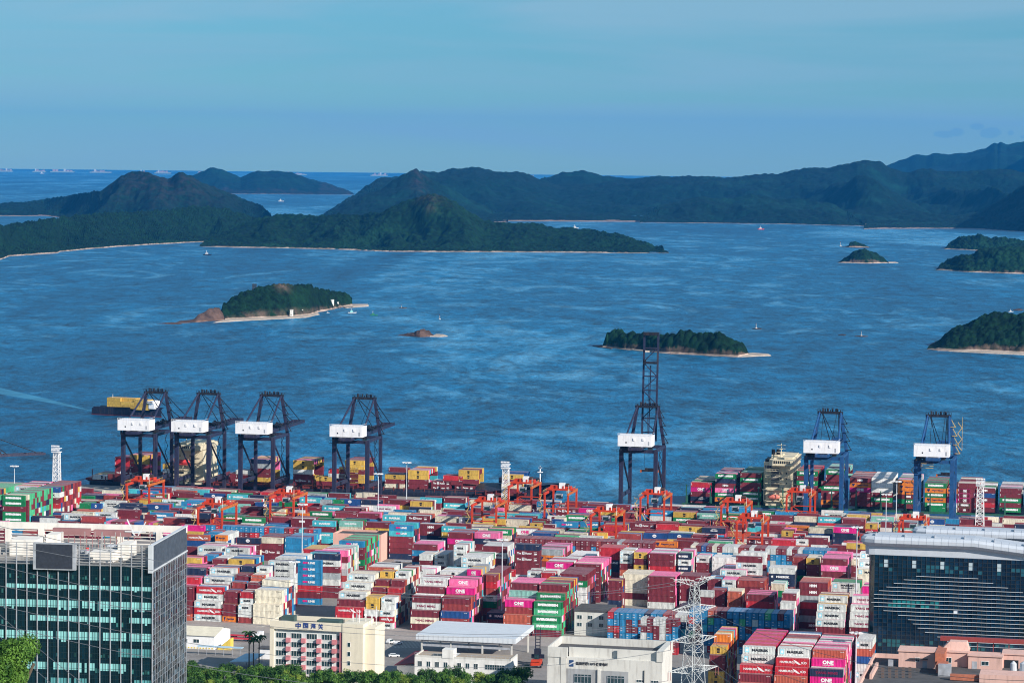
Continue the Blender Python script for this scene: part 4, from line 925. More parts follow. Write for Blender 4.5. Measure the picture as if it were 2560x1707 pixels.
# ---------------------------------------------------------------- yard gantry cranes
def rtg(label):
    t = thing('gantry_crane', label, 'crane', (0, 0, 0), RZ, 'orange gantry cranes over the container blocks')
    for x in (0, 13):
        for y in (0, 24): 
            l_ = MB().bar((x, y, 1.4), (x, y, 20), .95, .95).build('leg', ORG, t)
            w_ = MB()
            for k in (-1.3, 1.3): w_.bar((x+k, y-.4, .8), (x+k, y+.4, .8), 1.5, 1.5, 10)
            w_.build('wheel', BLK, l_)
        MB().bar((x, -1.6, 20.2), (x, 25.6, 20.2), .8, 1.3).build('top_beam', ORY if x else ORG, t)
        w_ = MB()
        for k in range(15): w_.bar((x-.8, -1+k*1.8, 21), (x-.8, -1+k*1.8, 22), .1)
        w_.bar((x-.8, -1, 22), (x-.8, 25, 22), .12).build('handrail', YL, t)
    for y in (0, 24):
        MB().bar((0, y, 2.6), (13, y, 2.6), .8, 1.0).build('sill_beam', ORG, t)
        MB().bar((0, y, 12.2), (13, y, 12.2), .35, .5).build('cross_tie', ORG, t)
        MB().bar((0, y, 12.2), (13, y, 4), .25).build('brace', ORG, t)
    tr = MB().box(-1, 14, 9, 15.5, 21.2, 22.2).box(1, 5, 10, 13, 22.2, 23.8).box(9.5, 12.5, 10, 14, 22.2, 23.4)
    for k in range(10): tr.box(.2+k*1.3, .9+k*1.3, 9.2+(k % 3)*1.4, 10+(k % 3)*1.4, 22.2, 22.9+(k % 4)*.4)
    tr.build('trolley', ORG, t)
    MB().box(6, 9, 9.5, 12.5, 22.2, 25.2).build('winch_cover', WHT, t)
    MB().bar((9.6, 11, 24), (11.4, 11, 24), 2.2, 2.2, 10).build('cable_drum', mat('drum', (.05, .025, .02)), t)
    MB().box(4.6, 8.2, 7.2, 9.6, 16.8, 19.4).build('operator_cab', GRY, t); MB().box(5, 7.8, 7.1, 7.3, 17.2, 18.9).build('cab_window', GLS, t)
    st_ = MB()
    for k in range(6): st_.bar((-1.2+(k % 2)*-1.6, -.8, 2+k*3), (-1.2+((k+1) % 2)*-1.6, -.8, 5+k*3), .3).box(-3.1, -.9, -1.3, -.3, 4.9+k*3, 5.05+k*3).bar((-3, -1.2, 5+k*3), (-3, -1.2, 6+k*3), .1)
    st_.bar((1, -.8, 12), (5.5, -.8, 3.4), .4).build('stair', YL, t)
    MB().box(-2.4, -.9, 1, 4, 4, 6.4).build('power_box', ORY, t)
    MB().bar((13.6, -1.6, 21), (13.6, -1.6, 25.6), .16).build('aerial', WHT, t)
    return t
RT = [('f', 1565, 100, 'orange gantry crane before the stern half of the left ship, leftmost one'), ('a', 560, 430, 'orange gantry crane second from left, over the blue-doored block'), ('a', 1612, 270, 'orange gantry crane third from left, beside a turquoise container'),
      ('c', 122, 390, 'orange gantry crane in front of the white lattice tower'), ('c', 640, 115, 'orange gantry crane against the dark bow of the left ship'), ('c', 1178, 215, 'orange gantry crane just right of the dark ship bow'), ('c', 1882, 540, 'orange gantry crane at mid yard, nearer than its neighbours, above the maroon row'),
      ('d', 357, 280, 'orange gantry crane at the foot of the tall crane with raised boom'), ('d', 1555, 400, 'orange gantry crane with green container block behind, rear one of a close pair'), ('d', 1800, 640, 'orange gantry crane in front, nearer one of a close pair at right'), ('e', 362, 20, 'orange gantry crane below the cream ship tower with the orange lifeboat'), ('E', 1215, 345, 'orange gantry crane half hidden behind the curved white roof')]
r0 = rtg(RT[0][3])
for i, (tl, X, Y, lb) in enumerate(RT):
    x0, y0, s = TILES[tl]; u, v = guv(x0+X/s, y0+Y/s, 20.0)
    o = r0 if i == 0 else copy_tree(r0); o.location = xy(u-13, v, 0); o['label'] = lb
# ---------------------------------------------------------------- ships
HN = steel('hull_navy', (.012, .016, .035)); HB = steel('hull_blue', (.015, .085, .20)); HM = steel('hull_maroon', (.13, .018, .022)); HG = steel('lashing_green', (.02, .10, .07)); DKM = steel('deck_maroon', (.16, .03, .03)); CRM = mat('bridge_cream', (.66, .58, .42), .7, var=.08, scale=.2, dirt=.3); BLKM = mat('soot_black', (.01, .01, .01), .6); REDM = steel('lifeboat_red', (.6, .05, .05))
def hull(t, L, B, zd, zb, m, stern=10, flare=7, boot=None, bowrise=5, bh=2.0):
    """plan outline with rounded stern (x=0) and raked bow (x=L), y from 0 to B"""
    def ring(z, k):
        p = []; bl = L-k; st = 4 if k else 0
        xs = [0+st, 3, 12, L*.5, bl-60, bl-35, bl-18, bl-6, bl]
        hb = [B*.36, B*.42, B*.5, B*.5, B*.5, B*(.46 if k == 0 else .40), B*(.34 if k == 0 else .24), B*(.14 if k == 0 else .08), .2]
        for x, h_ in zip(xs, hb): p.append((x, B/2-h_))
        for x, h_ in reversed(list(zip(xs, hb))): p.append((x, B/2+h_))
        return p
    lv = [(zb, 9 if L > 100 else 2), (zb+bh, 8 if L > 100 else 2), (zd-1.5, 2), (zd, 0)]
    V = []; n_ = 18
    for z, k in lv:
        for (x, y) in ring(z, k):
            rise = bowrise*max(0, (x-(L-52))/52)**.7 if (z > zb+bh+.1 and x > L-52) else 0
            V.append((x, y, z+rise))
    Fq = []
    for r in range(3): Fq += [(r*n_+i, r*n_+(i+1) % n_, (r+1)*n_+(i+1) % n_, (r+1)*n_+i) for i in range(n_)]
    h_ = MB().add(V, Fq).add(V[3*n_:], [tuple(range(n_))]).build('hull', m, t)
    if boot: 
        V2 = [(x+(.12 if x > L/2 else -.12), y+(-.15 if y < B/2 else .15), z) for (x, y, z) in V[:2*n_]]
        MB().add(V2, [(i, (i+1) % n_, n_+(i+1) % n_, n_+i) for i in range(n_)]).build('boot_stripe', boot, h_)
    return h_
def mini(px, py, s0, s1, ship_v): return atuv(px, py, ship_v)
SHIPC = []
def deckload(tile, lines, v0, deep):
    x0, y0, s = tile
    for ln in lines.split(';'):
        q = ln.split(); X, Y, L, toks = float(q[0]), float(q[1]), int(q[2]), q[3].split('.'); back = q[4] if len(q) > 4 else 'mmyym'; dp = int(q[5]) if len(q) > 5 else deep
        u, z = atuv(x0+X/s, y0+Y/s, v0)
        for r in range(dp):
            nt_ = len(toks)
            for k in range(nt_+2 if r == 0 and False else nt_):
                if r == 0: tk = toks[k]; c, lg = tk[0], (tk[1] if len(tk) > 1 else 'i')
                else:
                    c, lg = rc.choice(back), ''
                    if k > 0 and r > 1 and r < dp-1: continue
                    if rc.random() < .08 and k == 0: continue
                SHIPC.append(dict(u=u, v=v0+r*2.55, z=z-(k+1)*2.75, L=L, th=2.75, c=c, logo=lg, vis=(r == 0), rot=False, top=True))
V1 = 1668.5
s1 = thing('container_ship', 'dark-hulled container ship moored at left, with cream bridge tower and yellow and maroon cargo', 'ship', xy(-629, V1-2, 0), RZ)
hull(s1, 297, 36, 2.2, SEA-.2, HN, boot=HM, bowrise=7)
hc = MB()
for k in range(20): hc.box(20+k*12.9, 31.5+k*12.9, 1.5, 34, 2.2, 3.6)
for k in range(42): hc.box(14+k*6.3, 14.5+k*6.3, .3, 1.0, 2.2, 5.2)
hc.bar((12, .6, 4.4), (258, .6, 4.4), .25).build('hatch_covers', DKM, s1)
lb_ = MB()
for k in range(20): lb_.box(18.8+k*12.9, 19.4+k*12.9, 2, 33, 2.2, 5.5+(k % 3))
lb_.build('lashing_bridges', HM, s1)
def bridge(t, x0, x1, y0, y1, zt, m, wing=True, funnel=None):
    b = MB(); b.box(x0, x1, y0, y1, 2, zt*.42); b.box(x0+3, x1-1, y0+2, y1, zt*.42, zt*.84); b.box(x0+4, x1-2, y0+3, y1-1, zt*.84, zt)
    o = b.build('superstructure', m, t)
    d = MB()
    for k in range(6):
        z = 4+k*(zt-8)/6; d.box(x0-.6, x1+.4, y0-.7, y0, z, z+.22); 
        for q in range(10): d.bar((x0+q*(x1-x0)/9, y0-.65, z+.2), (x0+q*(x1-x0)/9, y0-.65, z+1.1), .08)
        d.bar((x0-.6, y0-.65, z+1.15), (x1+.4, y0-.65, z+1.15), .1)
    d.build('deck_rail', m, o)
    if wing: MB().box(x0+2, x1-1, y0-3, y1+3, zt*.86, zt*.97).build('bridge_wing', m, o)
    for q in range(8): MB().box(x0+4.6+q*1.25, x0+5.5+q*1.25, y0-3.05 if wing else y0+2.9, y0-2.9 if wing else y0+3.1, zt*.90, zt*.955).build('window', DK, o)
    for q in range(9): MB().box(x0+5+(q % 3)*3.2, x0+5.7+(q % 3)*3.2, y0+1.9, y0+2.1, zt*.48+(q//3)*3, zt*.48+1.1+(q//3)*3).build('window', DK, o)
    mt_ = MB().bar((x0+8, y0+6, zt), (x0+8, y0+6, zt+8), .5, .5, 6)
    for k in range(3): mt_.bar((x0+5.5, y0+6, zt+3+k*2), (x0+10.5, y0+6, zt+3+k*2), .2)
    mt_.box(x0+7, x0+9, y0+5.5, y0+6.5, zt+4.6, zt+5).build('mast', m, o)
    return o
b1 = bridge(s1, 56, 77, 1.0, 30, 27, CRM)
MB().box(57.5, 60.5, .9, 1.02, 8.5, 11.2).build('window', DK, b1); MB().box(61.5, 64.5, .9, 1.02, 8.5, 11.2).build('window', DK, b1)
lbt = MB().ball(65, -.6, 16, 1.5, sz=1); lbt.v = [((x-65)*2.6+65, y, z) for x, y, z in lbt.v]; lbt.build('lifeboat', REDM, s1)
MB().box(58, 72, -1.2, -.6, 14.2, 14.6).bar((59, -.9, 14.5), (59, -.9, 18), .3).bar((71, -.9, 14.5), (71, -.9, 18), .3).build('davit', REDM, s1)
nm = MB(); add_text(nm, 'MSC MARIA CLARA', 0, 0, 0, 17, 1.7, .04); Rn = Matrix.Rotation(R(12), 3, 'Z'); nm.v = [tuple(Rn @ Vector(p)+Vector((262, 5.2, 3.4))) for p in nm.v]; nm.build('hull_name', LW, s1)
sw = MB()
for k in range(4): sw.add([(268+k*2.2, 9.2+k*.9, 7.9-k*.75), (280+k*1.4, 13.8+k*.6, 7.9-k*.75), (280+k*1.4, 13.8+k*.6, 8.3-k*.75), (268+k*2.2, 9.2+k*.9, 8.3-k*.75)], [(0, 1, 2, 3)])
sw.build('bow_emblem', LW, s1)
fm = MB().bar((283, 18, 9), (283, 18, 19), .7, .7, 6).box(281.5, 284.5, 17, 19, 15, 15.4).box(282, 284, 17.3, 18.7, 17.6, 18); fm.build('foremast', HW, s1)
MB().box(258, 283, 16, 24, 8.2, 11.4).build('forecastle_wall', HN, s1)
MB().box(0, 14, 4, 32, 2.2, 3.6).bar((4, 5, 3.4), (4, 5, 9), .6, .6, 6).box(15, 24, 2, 4, 3.0, 6.6).build('stern_gear', DKM, s1)
deckload((0, 940, 3.675), "850 905 4 WC;1055 742 4 r.r.m.mX rmm 5;1192 722 4 y.yC.m.m.y mmPmy 9;1495 806 4 yC.W.m yWm 5;2100 892 4 m.mh mm 5", V1+1, 9)
deckload((560, 940, 3.675), "240 760 4 n.s.m.m.y yymPe 9;636 772 4 yC.yC.W.m.mX mymmPy 10;845 920 4 yC.m ym 3;1110 772 4 yC.y.m.y.y mym 9;1056 836 4 y.m.mh.m mym 2;1478 902 4 yC.m.e mnm 9;1512 838 4 m mn 2;1692 862 4 yC.yC.m.m rymwcyP 10;1905 962 4 mX.mX mw 5;2120 1002 4 mX ym 5;2012 912 4 r.m rm 4;2155 860 4 yC.yC.m ym 6;110 862 4 w.m wm 3;960 850 4 r.w rw 3", V1+1, 9)
deckload((1100, 1100, 3.675), "570 315 4 yC.m.m.m yyb 9;565 400 4 e em 1", V1+1, 6)
V2 = 1667.5
s2 = thing('container_ship', 'big blue-hulled container ship moored at right, stacked six high with green, maroon and magenta containers', 'ship', xy(-272, V2-2, 0), RZ)
hull(s2, 420, 46, 1.0, SEA-.2, HB, bowrise=6)
lb_ = MB()
for k in range(28):
    x = 17+k*14.2; lb_.box(x, x+1.0, 1, 44, 1, 6); 
    for y in (1.0, 43): lb_.bar((x+.5, y, 1), (x+.5, y, 13), .7)
lb_.box(15, 410, .6, 1.2, 1, 2.2).build('lashing_bridges', HG, s2)
b2 = bridge(s2, 64, 81, 3, 40, 30, CRM, wing=True)
fu = MB().box(62, 68.5, 8, 30, 2, 27).box(66, 72, 12, 26, 26, 31); fo = fu.build('funnel', CRM, s2)
MB().cyl(66.8, 14, 30.5, 34, 1.1).cyl(69.6, 14, 30.5, 34, 1.1).box(62.5, 65.5, 10, 24, 27, 28.4).build('exhaust_pipes', BLKM, fo)
ft = MB(); add_text(ft, 'HMM', 65.6, 7.9, 24.2, 5.4, 1.7, .05); ft.build('funnel_name', LNV, fo)
ld = MB()
for k in range(4): ld.box(66.8, 71.5, 4.6, 5.0, 8.5+k*4, 12+k*4)
ld.build('recess', mat('grey_recess', (.12, .12, .12)), b2)
lb2 = MB().ball(69, 1.6, 7.4, 1.5); lb2.v = [((x-69)*2.5+69, y, z) for x, y, z in lb2.v]; lb2.build('lifeboat', mat('lifeboat_coral', (.80, .22, .16), .6), s2)
MB().box(62, 84, 1.5, 3, 11.2, 11.6).box(63, 83, 1.6, 3, 4.6, 5.0).bar((63, 1.7, 5), (63, 1.7, 11.4), .3).bar((82, 1.7, 5), (82, 1.7, 11.4), .3).bar((76, 1.7, 5), (81, 1.7, 9), .3).build('boat_deck', CRM, s2)
deckload((1680, 980, 4.48), "210 1008 4 r.pO.m.nD.m egm;485 912 4 gE.n.mh.PO.gE.OL mPsm;765 902 4 m.gE.m.m.gE.gE.m gtg;1398 882 4 gE.m.gE.m.m.m rmg;1722 868 4 gE.m.m gmt;1672 992 4 m.gE.mh.m.OL.m mmt 2", V2+1.5, 15)
deckload((2120, 980, 4.48), "20 958 4 mh.OL.pO.m.m.m msRo;265 962 4 Wh.Wh.Wh.m.gE.m WWW;558 982 4 OL.OL.OL.mh.gU.m gswP;862 1018 4 gE.OL.gE.OL.gE.g.m gm;1110 1078 2 OL.m.pO.W.e.m mro;1232 1020 4 m.m.m.m.m.m Rme;1250 1080 2 pO.pO.pO.gE.mh.m m 1;1410 1072 4 mh.b.mh.r.m gwWm;1700 1075 4 m.m.gE.m.gE Pwsm;2000 1072 4 m.gE.m.m.r mgw;2300 1070 4 r.m.g.m.m mgw", V2+1.5, 15)
for c in SHIPC: STUFF.append(c)
# feeder ship under way
p = gp(252, 1037, SEA); p2 = gp(391, 1043, SEA); d = (p2-p); yw = R(-22)
s3 = thing('feeder_ship', 'small dark feeder ship under way, laden with rows of yellow containers, behind the leftmost crane', 'ship', p, yw)
Lf = d.length/math.cos(yw)*1.02
o = hull(s3, Lf, 11, 6.6, -.3, HN, boot=HM, bowrise=1.0, bh=.9); o.scale = (1, 1, 1)
cr_ = []
for i, (x, n_, m_) in enumerate(((5, 3, 4), (17.4, 3, 4), (30, 3, 3), (5+37.8, 3, 3))):
    if x+12.2 > Lf-4: continue
    for r in range(4):
        for lv in range(n_ if i != 1 else 2+(r > 0)):
            q = Matrix.Rotation(yw, 3, 'Z') @ Vector((x, 1.0+r*2.5, 6.0+lv*2.7-(.6 if i > 1 else 0)))
            cr_.append(dict(L=4, th=2.7, rot=False, vis=(r == 0), v=1, c='y', logo='', top=True, pos=p+q))
FEED = cr_
br = MB().box(Lf-11, Lf-6, 1, 10, 6.6, 11).box(Lf-12, Lf-6.5, 0, 11, 11, 12.8); bo = br.build('bridge', HW, s3)
wn = MB()
for k in range(4): wn.box(Lf-11.6+k*1.2, Lf-10.8+k*1.2, -.06, .1, 11.4, 12.4)
wn.build('window', DK, bo); MB().bar((8, 5, 11), (8, 5, 16.5), .25).build('mast', WHT, s3)
# small boats
def boat(px, py, L, label, hc, cc, kind='small_boat', extra=None):
    p = gp(px, py, SEA); t = thing(kind, label, 'boat', p, R(8), 'small boats on the bay')
    b = L*.3; MB().add([(-L/2, -b/2, -.2), (L*.3, -b/2, -.2), (L*.5, 0, -.2), (L*.3, b/2, -.2), (-L/2, b/2, -.2), (-L/2, -b*.6, L*.12), (L*.32, -b*.6, L*.12), (L*.58, 0, L*.15), (L*.32, b*.6, L*.12), (-L/2, b*.6, L*.12)], [(0, 1, 6, 5), (1, 2, 7, 6), (2, 3, 8, 7), (3, 4, 9, 8), (4, 0, 5, 9), (5, 6, 7, 8, 9)]).build('hull', hc, t)
    MB().box(-L*.25, L*.12, -b*.35, b*.35, L*.12, L*.28).box(-L*.15, L*.05, -b*.3, b*.3, L*.28, L*.36).build('cabin', cc, t)
    MB().bar((-.1*L, 0, L*.3), (-.1*L, 0, L*.6), L*.03).build('mast', WHT, t); return t
GB = mat('boat_green', (.02, .16, .10), .5); WB = mat('boat_white', (.45, .47, .48), .5)
boat(934, 789, 10, 'green boat in open water right of the left island', GB, GB)
boat(880, 783, 11, 'white long tour boat off the jetty of the left island', WB, mat('boat_teal', (.2, .5, .5), .5))
boat(798, 774.5, 4.5, 'tiny white dinghy between the island point and the square house', WB, WB)
boat(820, 782.5, 4, 'tiny white dinghy just below the square white house', WB, WB)
boat(518, 638, 17, 'dark boat near the headland beach, left of centre', BLK, GRY)
boat(702, 504, 26, 'white speedboat in the strait before the far twin-peaked island', WB, WB)
boat(105, 434.5, 50, 'pale vessel on the far sea at the upper left, nearest of the horizon ships', WB, WB)
boat(2527, 780, 7, 'white boat just above the big right-hand island', WB, WB)
boat(1438, 571, 20, 'tiny white boat beyond the tip of the headland', WB, WB)
boat(1902, 574, 20, 'tiny red boat far off before the range at right', REDM, WB)
# ships at anchor on the horizon
FH = mat('far_hull', (.22, .30, .30), .8); FC = mat('far_cargo', (.30, .24, .27), .8, var=.5, scale=.02)
FARL = ['pale far ship at the very left edge of the horizon', 'second horizon ship from the left, short with a white bridge', 'long reddish far ship, third from left on the horizon', 'far ship left of the craggy headland peak, bridge near its middle', 'faint small far ship above the craggy headland peak', 'far pinkish ship just right of the craggy headland peak', 'far ship showing above the saddle left of the twin-peaked island', 'wide group-like far ship above the twin-peaked island', 'faint far ship right of the twin-peaked island, near centre', 'faint far ship left of the low blue ridge right of centre']
for i, (px, wd) in enumerate(((12, 42), (98, 34), (156, 62), (252, 56), (350, 28), (407, 42), (508, 30), (737, 62), (948, 44), (1328, 16))):
    dist = 36000; yh = YH0+SL*px+(H-SEA)/dist*F; p = at(px, yh, dist); p.z = SEA; t = thing('anchored_ship', FARL[i], 'ship', p, 0.0, 'far ships anchored along the horizon'); k = wd/F*dist
    MB().add([(-k/2, 0, 0), (k*.46, 0, 0), (k/2, 0, 14), (-k/2, 0, 14), (-k/2, 30, 0), (k*.46, 30, 0), (k/2, 30, 14), (-k/2, 30, 14)], BOXF).build('hull', FH, t)
    cg = MB(); rr = random.Random(i)
    for q in range(7): cg.box(-k*.4+q*k*.115, -k*.4+q*k*.115+k*.1, 2, 28, 14, 16+rr.random()*22)
    cg.build('cargo', FC, t); MB().box(-k*(.3 if i % 2 else -.05), -k*(.3 if i % 2 else -.05)+k*.07, 0, 30, 14, 46).build('bridge', mat('far_bridge', (.42, .48, .50)), t)
# wakes
WK = mat('wake_foam', (.035, .19, .32), .6, var=.4, scale=.03)
def wake(pts, name='boat_wake'):
    P = [gp(x, y, SEA+.03) for x, y in pts]; tag(MB().add(P, [tuple(range(len(P)))]).build(name, WK), kind='structure')
wake([(245, 1030), (120, 1006), (0, 985), (-40, 978), (-40, 962), (0, 969), (120, 997)])
wake([(700, 505), (683, 501.5), (664, 499.5), (664, 500.5), (683, 503.5)])
for pts in (((250, 1037), (100, 1023), (0, 1017), (-40, 1015), (-40, 1013.6), (0, 1015.5), (100, 1021)),):
    P = [gp(x, y, SEA+.02) for x, y in pts]; tag(MB().add(P, [tuple(range(len(P)))]).build('wake_ripple', mat('ripple_dark', (.004, .03, .07), .4)), kind='structure')
def each(name, boxes, m, parent):
    for b in boxes: MB().box(*b).build(name, m, parent)
# ---------------------------------------------------------------- near buildings
CRW = mat('cream_wall', (.74, .67, .53), .8, var=.06, scale=.15, dirt=.15); PNK = mat('pink_panel', (.58, .20, .22), .8, var=.15, scale=.8); WPN = mat('pale_panel', (.60, .63, .62), .8, var=.1, scale=.5)
CONC = mat('pale_concrete', (.60, .59, .55), .85, var=.08, scale=.15, dirt=.35); GLD = mat('window_glass', (.02, .05, .06), .15, var=.5, scale=.9, spec=.8); DRF = mat('dark_roofing', (.075, .075, .08), .95, var=.3, scale=.3)
def place(px, d): p = at(px, 1600, d); return Vector((p.x, p.y, 0))
def windows(b, t, xs, zs, w_, h_, y=0.0, parent=None, bars=True):
    for z in zs:
        for x in xs:
            f = MB().box(x-.12, x+w_+.12, y-.10, y+.05, z-.12, z).box(x-.12, x+w_+.12, y-.10, y+.05, z+h_, z+h_+.12).box(x-.12, x, y-.10, y+.05, z, z+h_).box(x+w_, x+w_+.12, y-.10, y+.05, z, z+h_)
            if bars:
                for k in range(1, max(2, int(w_/.9))): xx = x+k*w_/max(2, int(w_/.9)); f.box(xx-.04, xx+.04, y-.09, y, z, z+h_)
            o = f.build('window', WHT, parent or t); MB().box(x, x+w_, y-.03, y+.04, z, z+h_).build('pane', GLD, o)
# five-storey cream office
t = thing('office_building', 'five-storey cream office with pink balcony panels and blue rooftop characters, behind the hedge', 'building', place(674.5, 1107), RZ)
MB().box(1.4, 31, 1.2, 15, 0, 19.6).build('wall', WPN, t)
each('end_block', ((0, 1.6, 0, 15, 0, 20), (29.2, 37.4, -.3, 15.6, 0, 22.6), (37.4, 41.5, 2.5, 17, 0, 21.2)), CRW, t)
MB().box(0, 29.2, 0, .6, 19.4, 22.6).box(0, .6, .6, 15, 19.4, 22.6).box(0, 29.2, 14.6, 15.2, 19.6, 22.4).build('parapet', CRW, t)
MB().box(.6, 29.2, .6, 14.6, 20.4, 20.6).build('flat_roof', DRF, t); each('roof_hut', ((18, 27, 3, 9, 20.6, 22.9), (2, 7, 9, 13, 20.6, 23)), mat('roof_green', (.05, .09, .08)), t)
zs = [2.0+k*3.45 for k in range(5)]
windows(None, t, [2.2+k*6.15 for k in range(5)], zs, 4.1, 2.0, 1.2)
for k in range(4):
    for z in zs:
        MB().box(6.4+k*6.15, 8.1+k*6.15, .1, 1.2, z-1.5, z+.2).build('balcony', PNK, t)
MB().box(28.0, 29.2, .2, 1.2, 0, 19.4).build('pink_strip', PNK, t)
MB().box(1.6, 29.2, .9, 1.2, 0, 1.0).build('plinth', CONC, t)
windows(None, t, [31.3], [3, 6.6, 10.2, 13.8], 1.1, 1.6, -.3, bars=False)
tx = MB()
for k, ch in enumerate('中国海关'): add_text(tx, ch, 11.5+k*3.0, -.15, 21.1, 2.1, 2.3, .03)
tx.build('rooftop_characters', mat('sign_blue', (.02, .05, .22)), t)
an = MB()
for x, y in ((32, 5), (33.2, 6), (34.5, 5), (36.3, 8), (39, 7), (40.2, 9)): an.bar((x, y, 21), (x, y, 26+(x*7 % 3)), .18).box(x-.25, x+.25, y-.2, y, 24, 25.6)
an.build('antenna_cluster', WHT, t)
# substation
t = thing('substation', 'large white substation block with tall grilles and dark characters, bottom centre-right', 'building', place(1370, 1062), RZ)
MB().box(0, 43, 0, 24, 0, 17.5).build('wall', CONC, t)
MB().box(0, 7.5, -.3, .4, 17.5, 21.2).box(7.5, 26, 2.6, 3.2, 17.5, 21.0).box(26, 41, 1.2, 1.8, 15.2, 21.2).box(41, 43.4, -.3, 24, 17.4, 21.4).box(0, .6, 0, 24, 17.5, 21.4).box(0, 43, 23.4, 24, 17.5, 21.4).build('parapet', CONC, t)
MB().box(.6, 41, 3.2, 23.4, 17.5, 18.6).build('flat_roof', DRF, t)
each('pilaster', ((-.15, 4.8, -.4, 0, 0, 14.6), (19.0, 20.0, -.7, 0, 0, 13.6), (5.0, 7.0, -.4, 0, 0, 17.5)), CONC, t)
MB().box(7.0, 19, -.12, 0, 0, 13.4).box(20, 30.5, -.12, 0, 0, 13.2).build('grey_bay', mat('grey_render', (.33, .34, .35), .85, dirt=.4), t)
for x0 in (10, 22.5):
    g_ = MB().box(x0, x0+6.6, -.2, -.1, 0, 11.4); o = g_.build('grille', GLD, t); b_ = MB()
    for k in range(6): b_.box(x0+k*1.3, x0+k*1.3+.14, -.3, -.2, 0, 11.4)
    for k in range(5): b_.box(x0, x0+6.6, -.3, -.2, .6+k*2.5, .78+k*2.5)
    b_.build('grille_bars', GRY, o)
tx = MB(); add_text(tx, '盐田国际110千伏变电站', 16.8, -.15, 15.5, 12.2, 1.3, .04); tx.build('sign_characters', BLK, t)
lg = MB().box(8.2, 9.8, -.14, 0, 14.2, 16.6).build('logo', mat('logo_navy', (.02, .06, .16)), t); MB().add([(8.2, -.16, 14.8), (9.8, -.16, 15.4), (9.8, -.16, 15.9), (8.2, -.16, 15.2)], [(0, 1, 2, 3)]).build('logo_wave', LW, lg)
windows(None, t, [33.5, 39], [9.6], 2.8, .8, 0)
MB().box(36.2, 36.5, -.3, 0, 0, 14).build('downpipe', DK, t)
fl = MB()
for k in range(8): fl.ball(17+k*.5, 6, 19.4, .6, 6, 4)
fl.build('roof_tanks', GRY, t)
# two-storey office and canopy
t = thing('low_office', 'low two-storey white office with roof terrace railing, below the canopy', 'building', place(1037, 1106), RZ)
MB().box(0, 38, 0, 13, 0, 9.2).box(11, 15.5, -.2, 5, 9.2, 12.6).build('wall', mat('office_white', (.74, .73, .70), .8, dirt=.25), t)
MB().box(0, 38, 0, .35, 9.2, 9.9).box(0, .35, 0, 13, 9.2, 9.9).box(37.65, 38, 0, 13, 9.2, 9.9).build('parapet', CONC, t)
MB().box(.4, 11, .4, 12.8, 9.2, 9.35).box(15.5, 37.6, .4, 12.8, 9.2, 9.35).build('roof_deck', mat('tan_deck', (.36, .29, .22), .9), t)
windows(None, t, [1.4+k*3.4 for k in range(4)]+[17+k*3.3 for k in range(3)], [5.6, 1.4], 1.5, 2.0, 0); windows(None, t, [28], [5.6], 7.5, 1.9, 0)
rl = MB()
for k in range(26): rl.bar((k*1.5, .2, 9.9), (k*1.5, .2, 10.8), .07)
rl.bar((0, .2, 10.8), (38, .2, 10.8), .09).build('railing', GRY, t)
t = thing('canopy', 'open-sided shed with wide pale metal roof, behind the low white office', 'canopy', xy(-279, 1114, 0), RZ)
MB().box(0, 41, 0, 36, 9, 11.0).build('roof', mat('canopy_metal', (.62, .66, .70), .45, var=.06), t)
sm = MB()
for k in range(20): sm.box(1+k*2.05, 1.1+k*2.05, -.05, 0, 9, 11)
sm.build('fascia_seam', GRY, t)
for x in (2, 14, 27, 39):
    for y in (2, 34): MB().bar((x, y, 0), (x, y, 9), .6).build('column', CONC, t)
MB().bar((2, 2, 6.6), (39, 2, 6.6), .4, .9).bar((2, 2, 8.4), (39, 2, 8.4), .3).build('truss', GRY, t)
# reach stacker with raised mast
t = thing('container_handler', 'orange container handler with tall dark mast standing right of the canopy', 'vehicle', gp(1342, 1664), RZ+.1)
ms = MB()
for x in (-.9, .9): ms.bar((x, 3, .8), (x, 3, 15), .35)
for k in range(11): ms.bar((-.9, 3, 1.6+k*1.25), (.9, 3, 1.6+k*1.25), .25)
ms.build('mast', HN, t); MB().box(-2.6, 2.6, 3.2, 4, 2.6, 4.2).box(-1.4, 1.4, 2.4, 3.4, 4, 6.4).build('carriage', HN, t)
MB().box(-2, 2, -5, 2.4, 1, 2.6).box(-1.8, 1.8, -5.4, -3, 2.6, 3.3).build('chassis', ORG, t); MB().box(-.9, .9, -1.6, .8, 2.6, 4.6).build('cab', GLS, t)
for x in (-1.9, 1.9):
    for y in (-3.6, 1.4): MB().bar((x-.35, y, .85), (x+.35, y, .85), 1.7, 1.7, 12).build('wheel', BLK, t)
# pale low building behind and pink shed in the yard
t = thing('low_office', 'white three-storey block half behind the blue-doored container pile', 'building', xy(-230, 1196, 0), RZ)
MB().box(0, 15, 0, 17, 0, 10.2).build('wall', CONC, t); MB().box(-.3, 15.3, -.3, 17.3, 10.2, 11).build('roof', DRF, t); windows(None, t, [1.2, 5.8, 10.6], [7, 3.8], 2, 1.6, 0)
t = thing('yard_building', 'salmon pink box building with roof parapet standing in mid yard', 'building', xy(-391, 1388, 0), RZ)
SAL = mat('salmon_wall', (.72, .40, .32), .8, var=.06, scale=.2, dirt=.2)
MB().box(0, 25, 0, 16, 0, 12.5).build('wall', SAL, t); MB().box(0, 25, 0, .4, 12.5, 13.6).box(24.6, 25, .4, 16, 12.5, 13.6).box(0, .4, .4, 16, 12.5, 13.6).box(0, 25, 16, 16.4, 12.5, 13.6).build('parapet', SAL, t); MB().box(.4, 24.6, .4, 16, 12.5, 12.7).build('flat_roof', DRF, t)
t = thing('yard_building', 'small salmon roof block just behind the curved pale roof at right', 'building', guv and xy(*guv(2196, 1345, 6), 0), RZ)
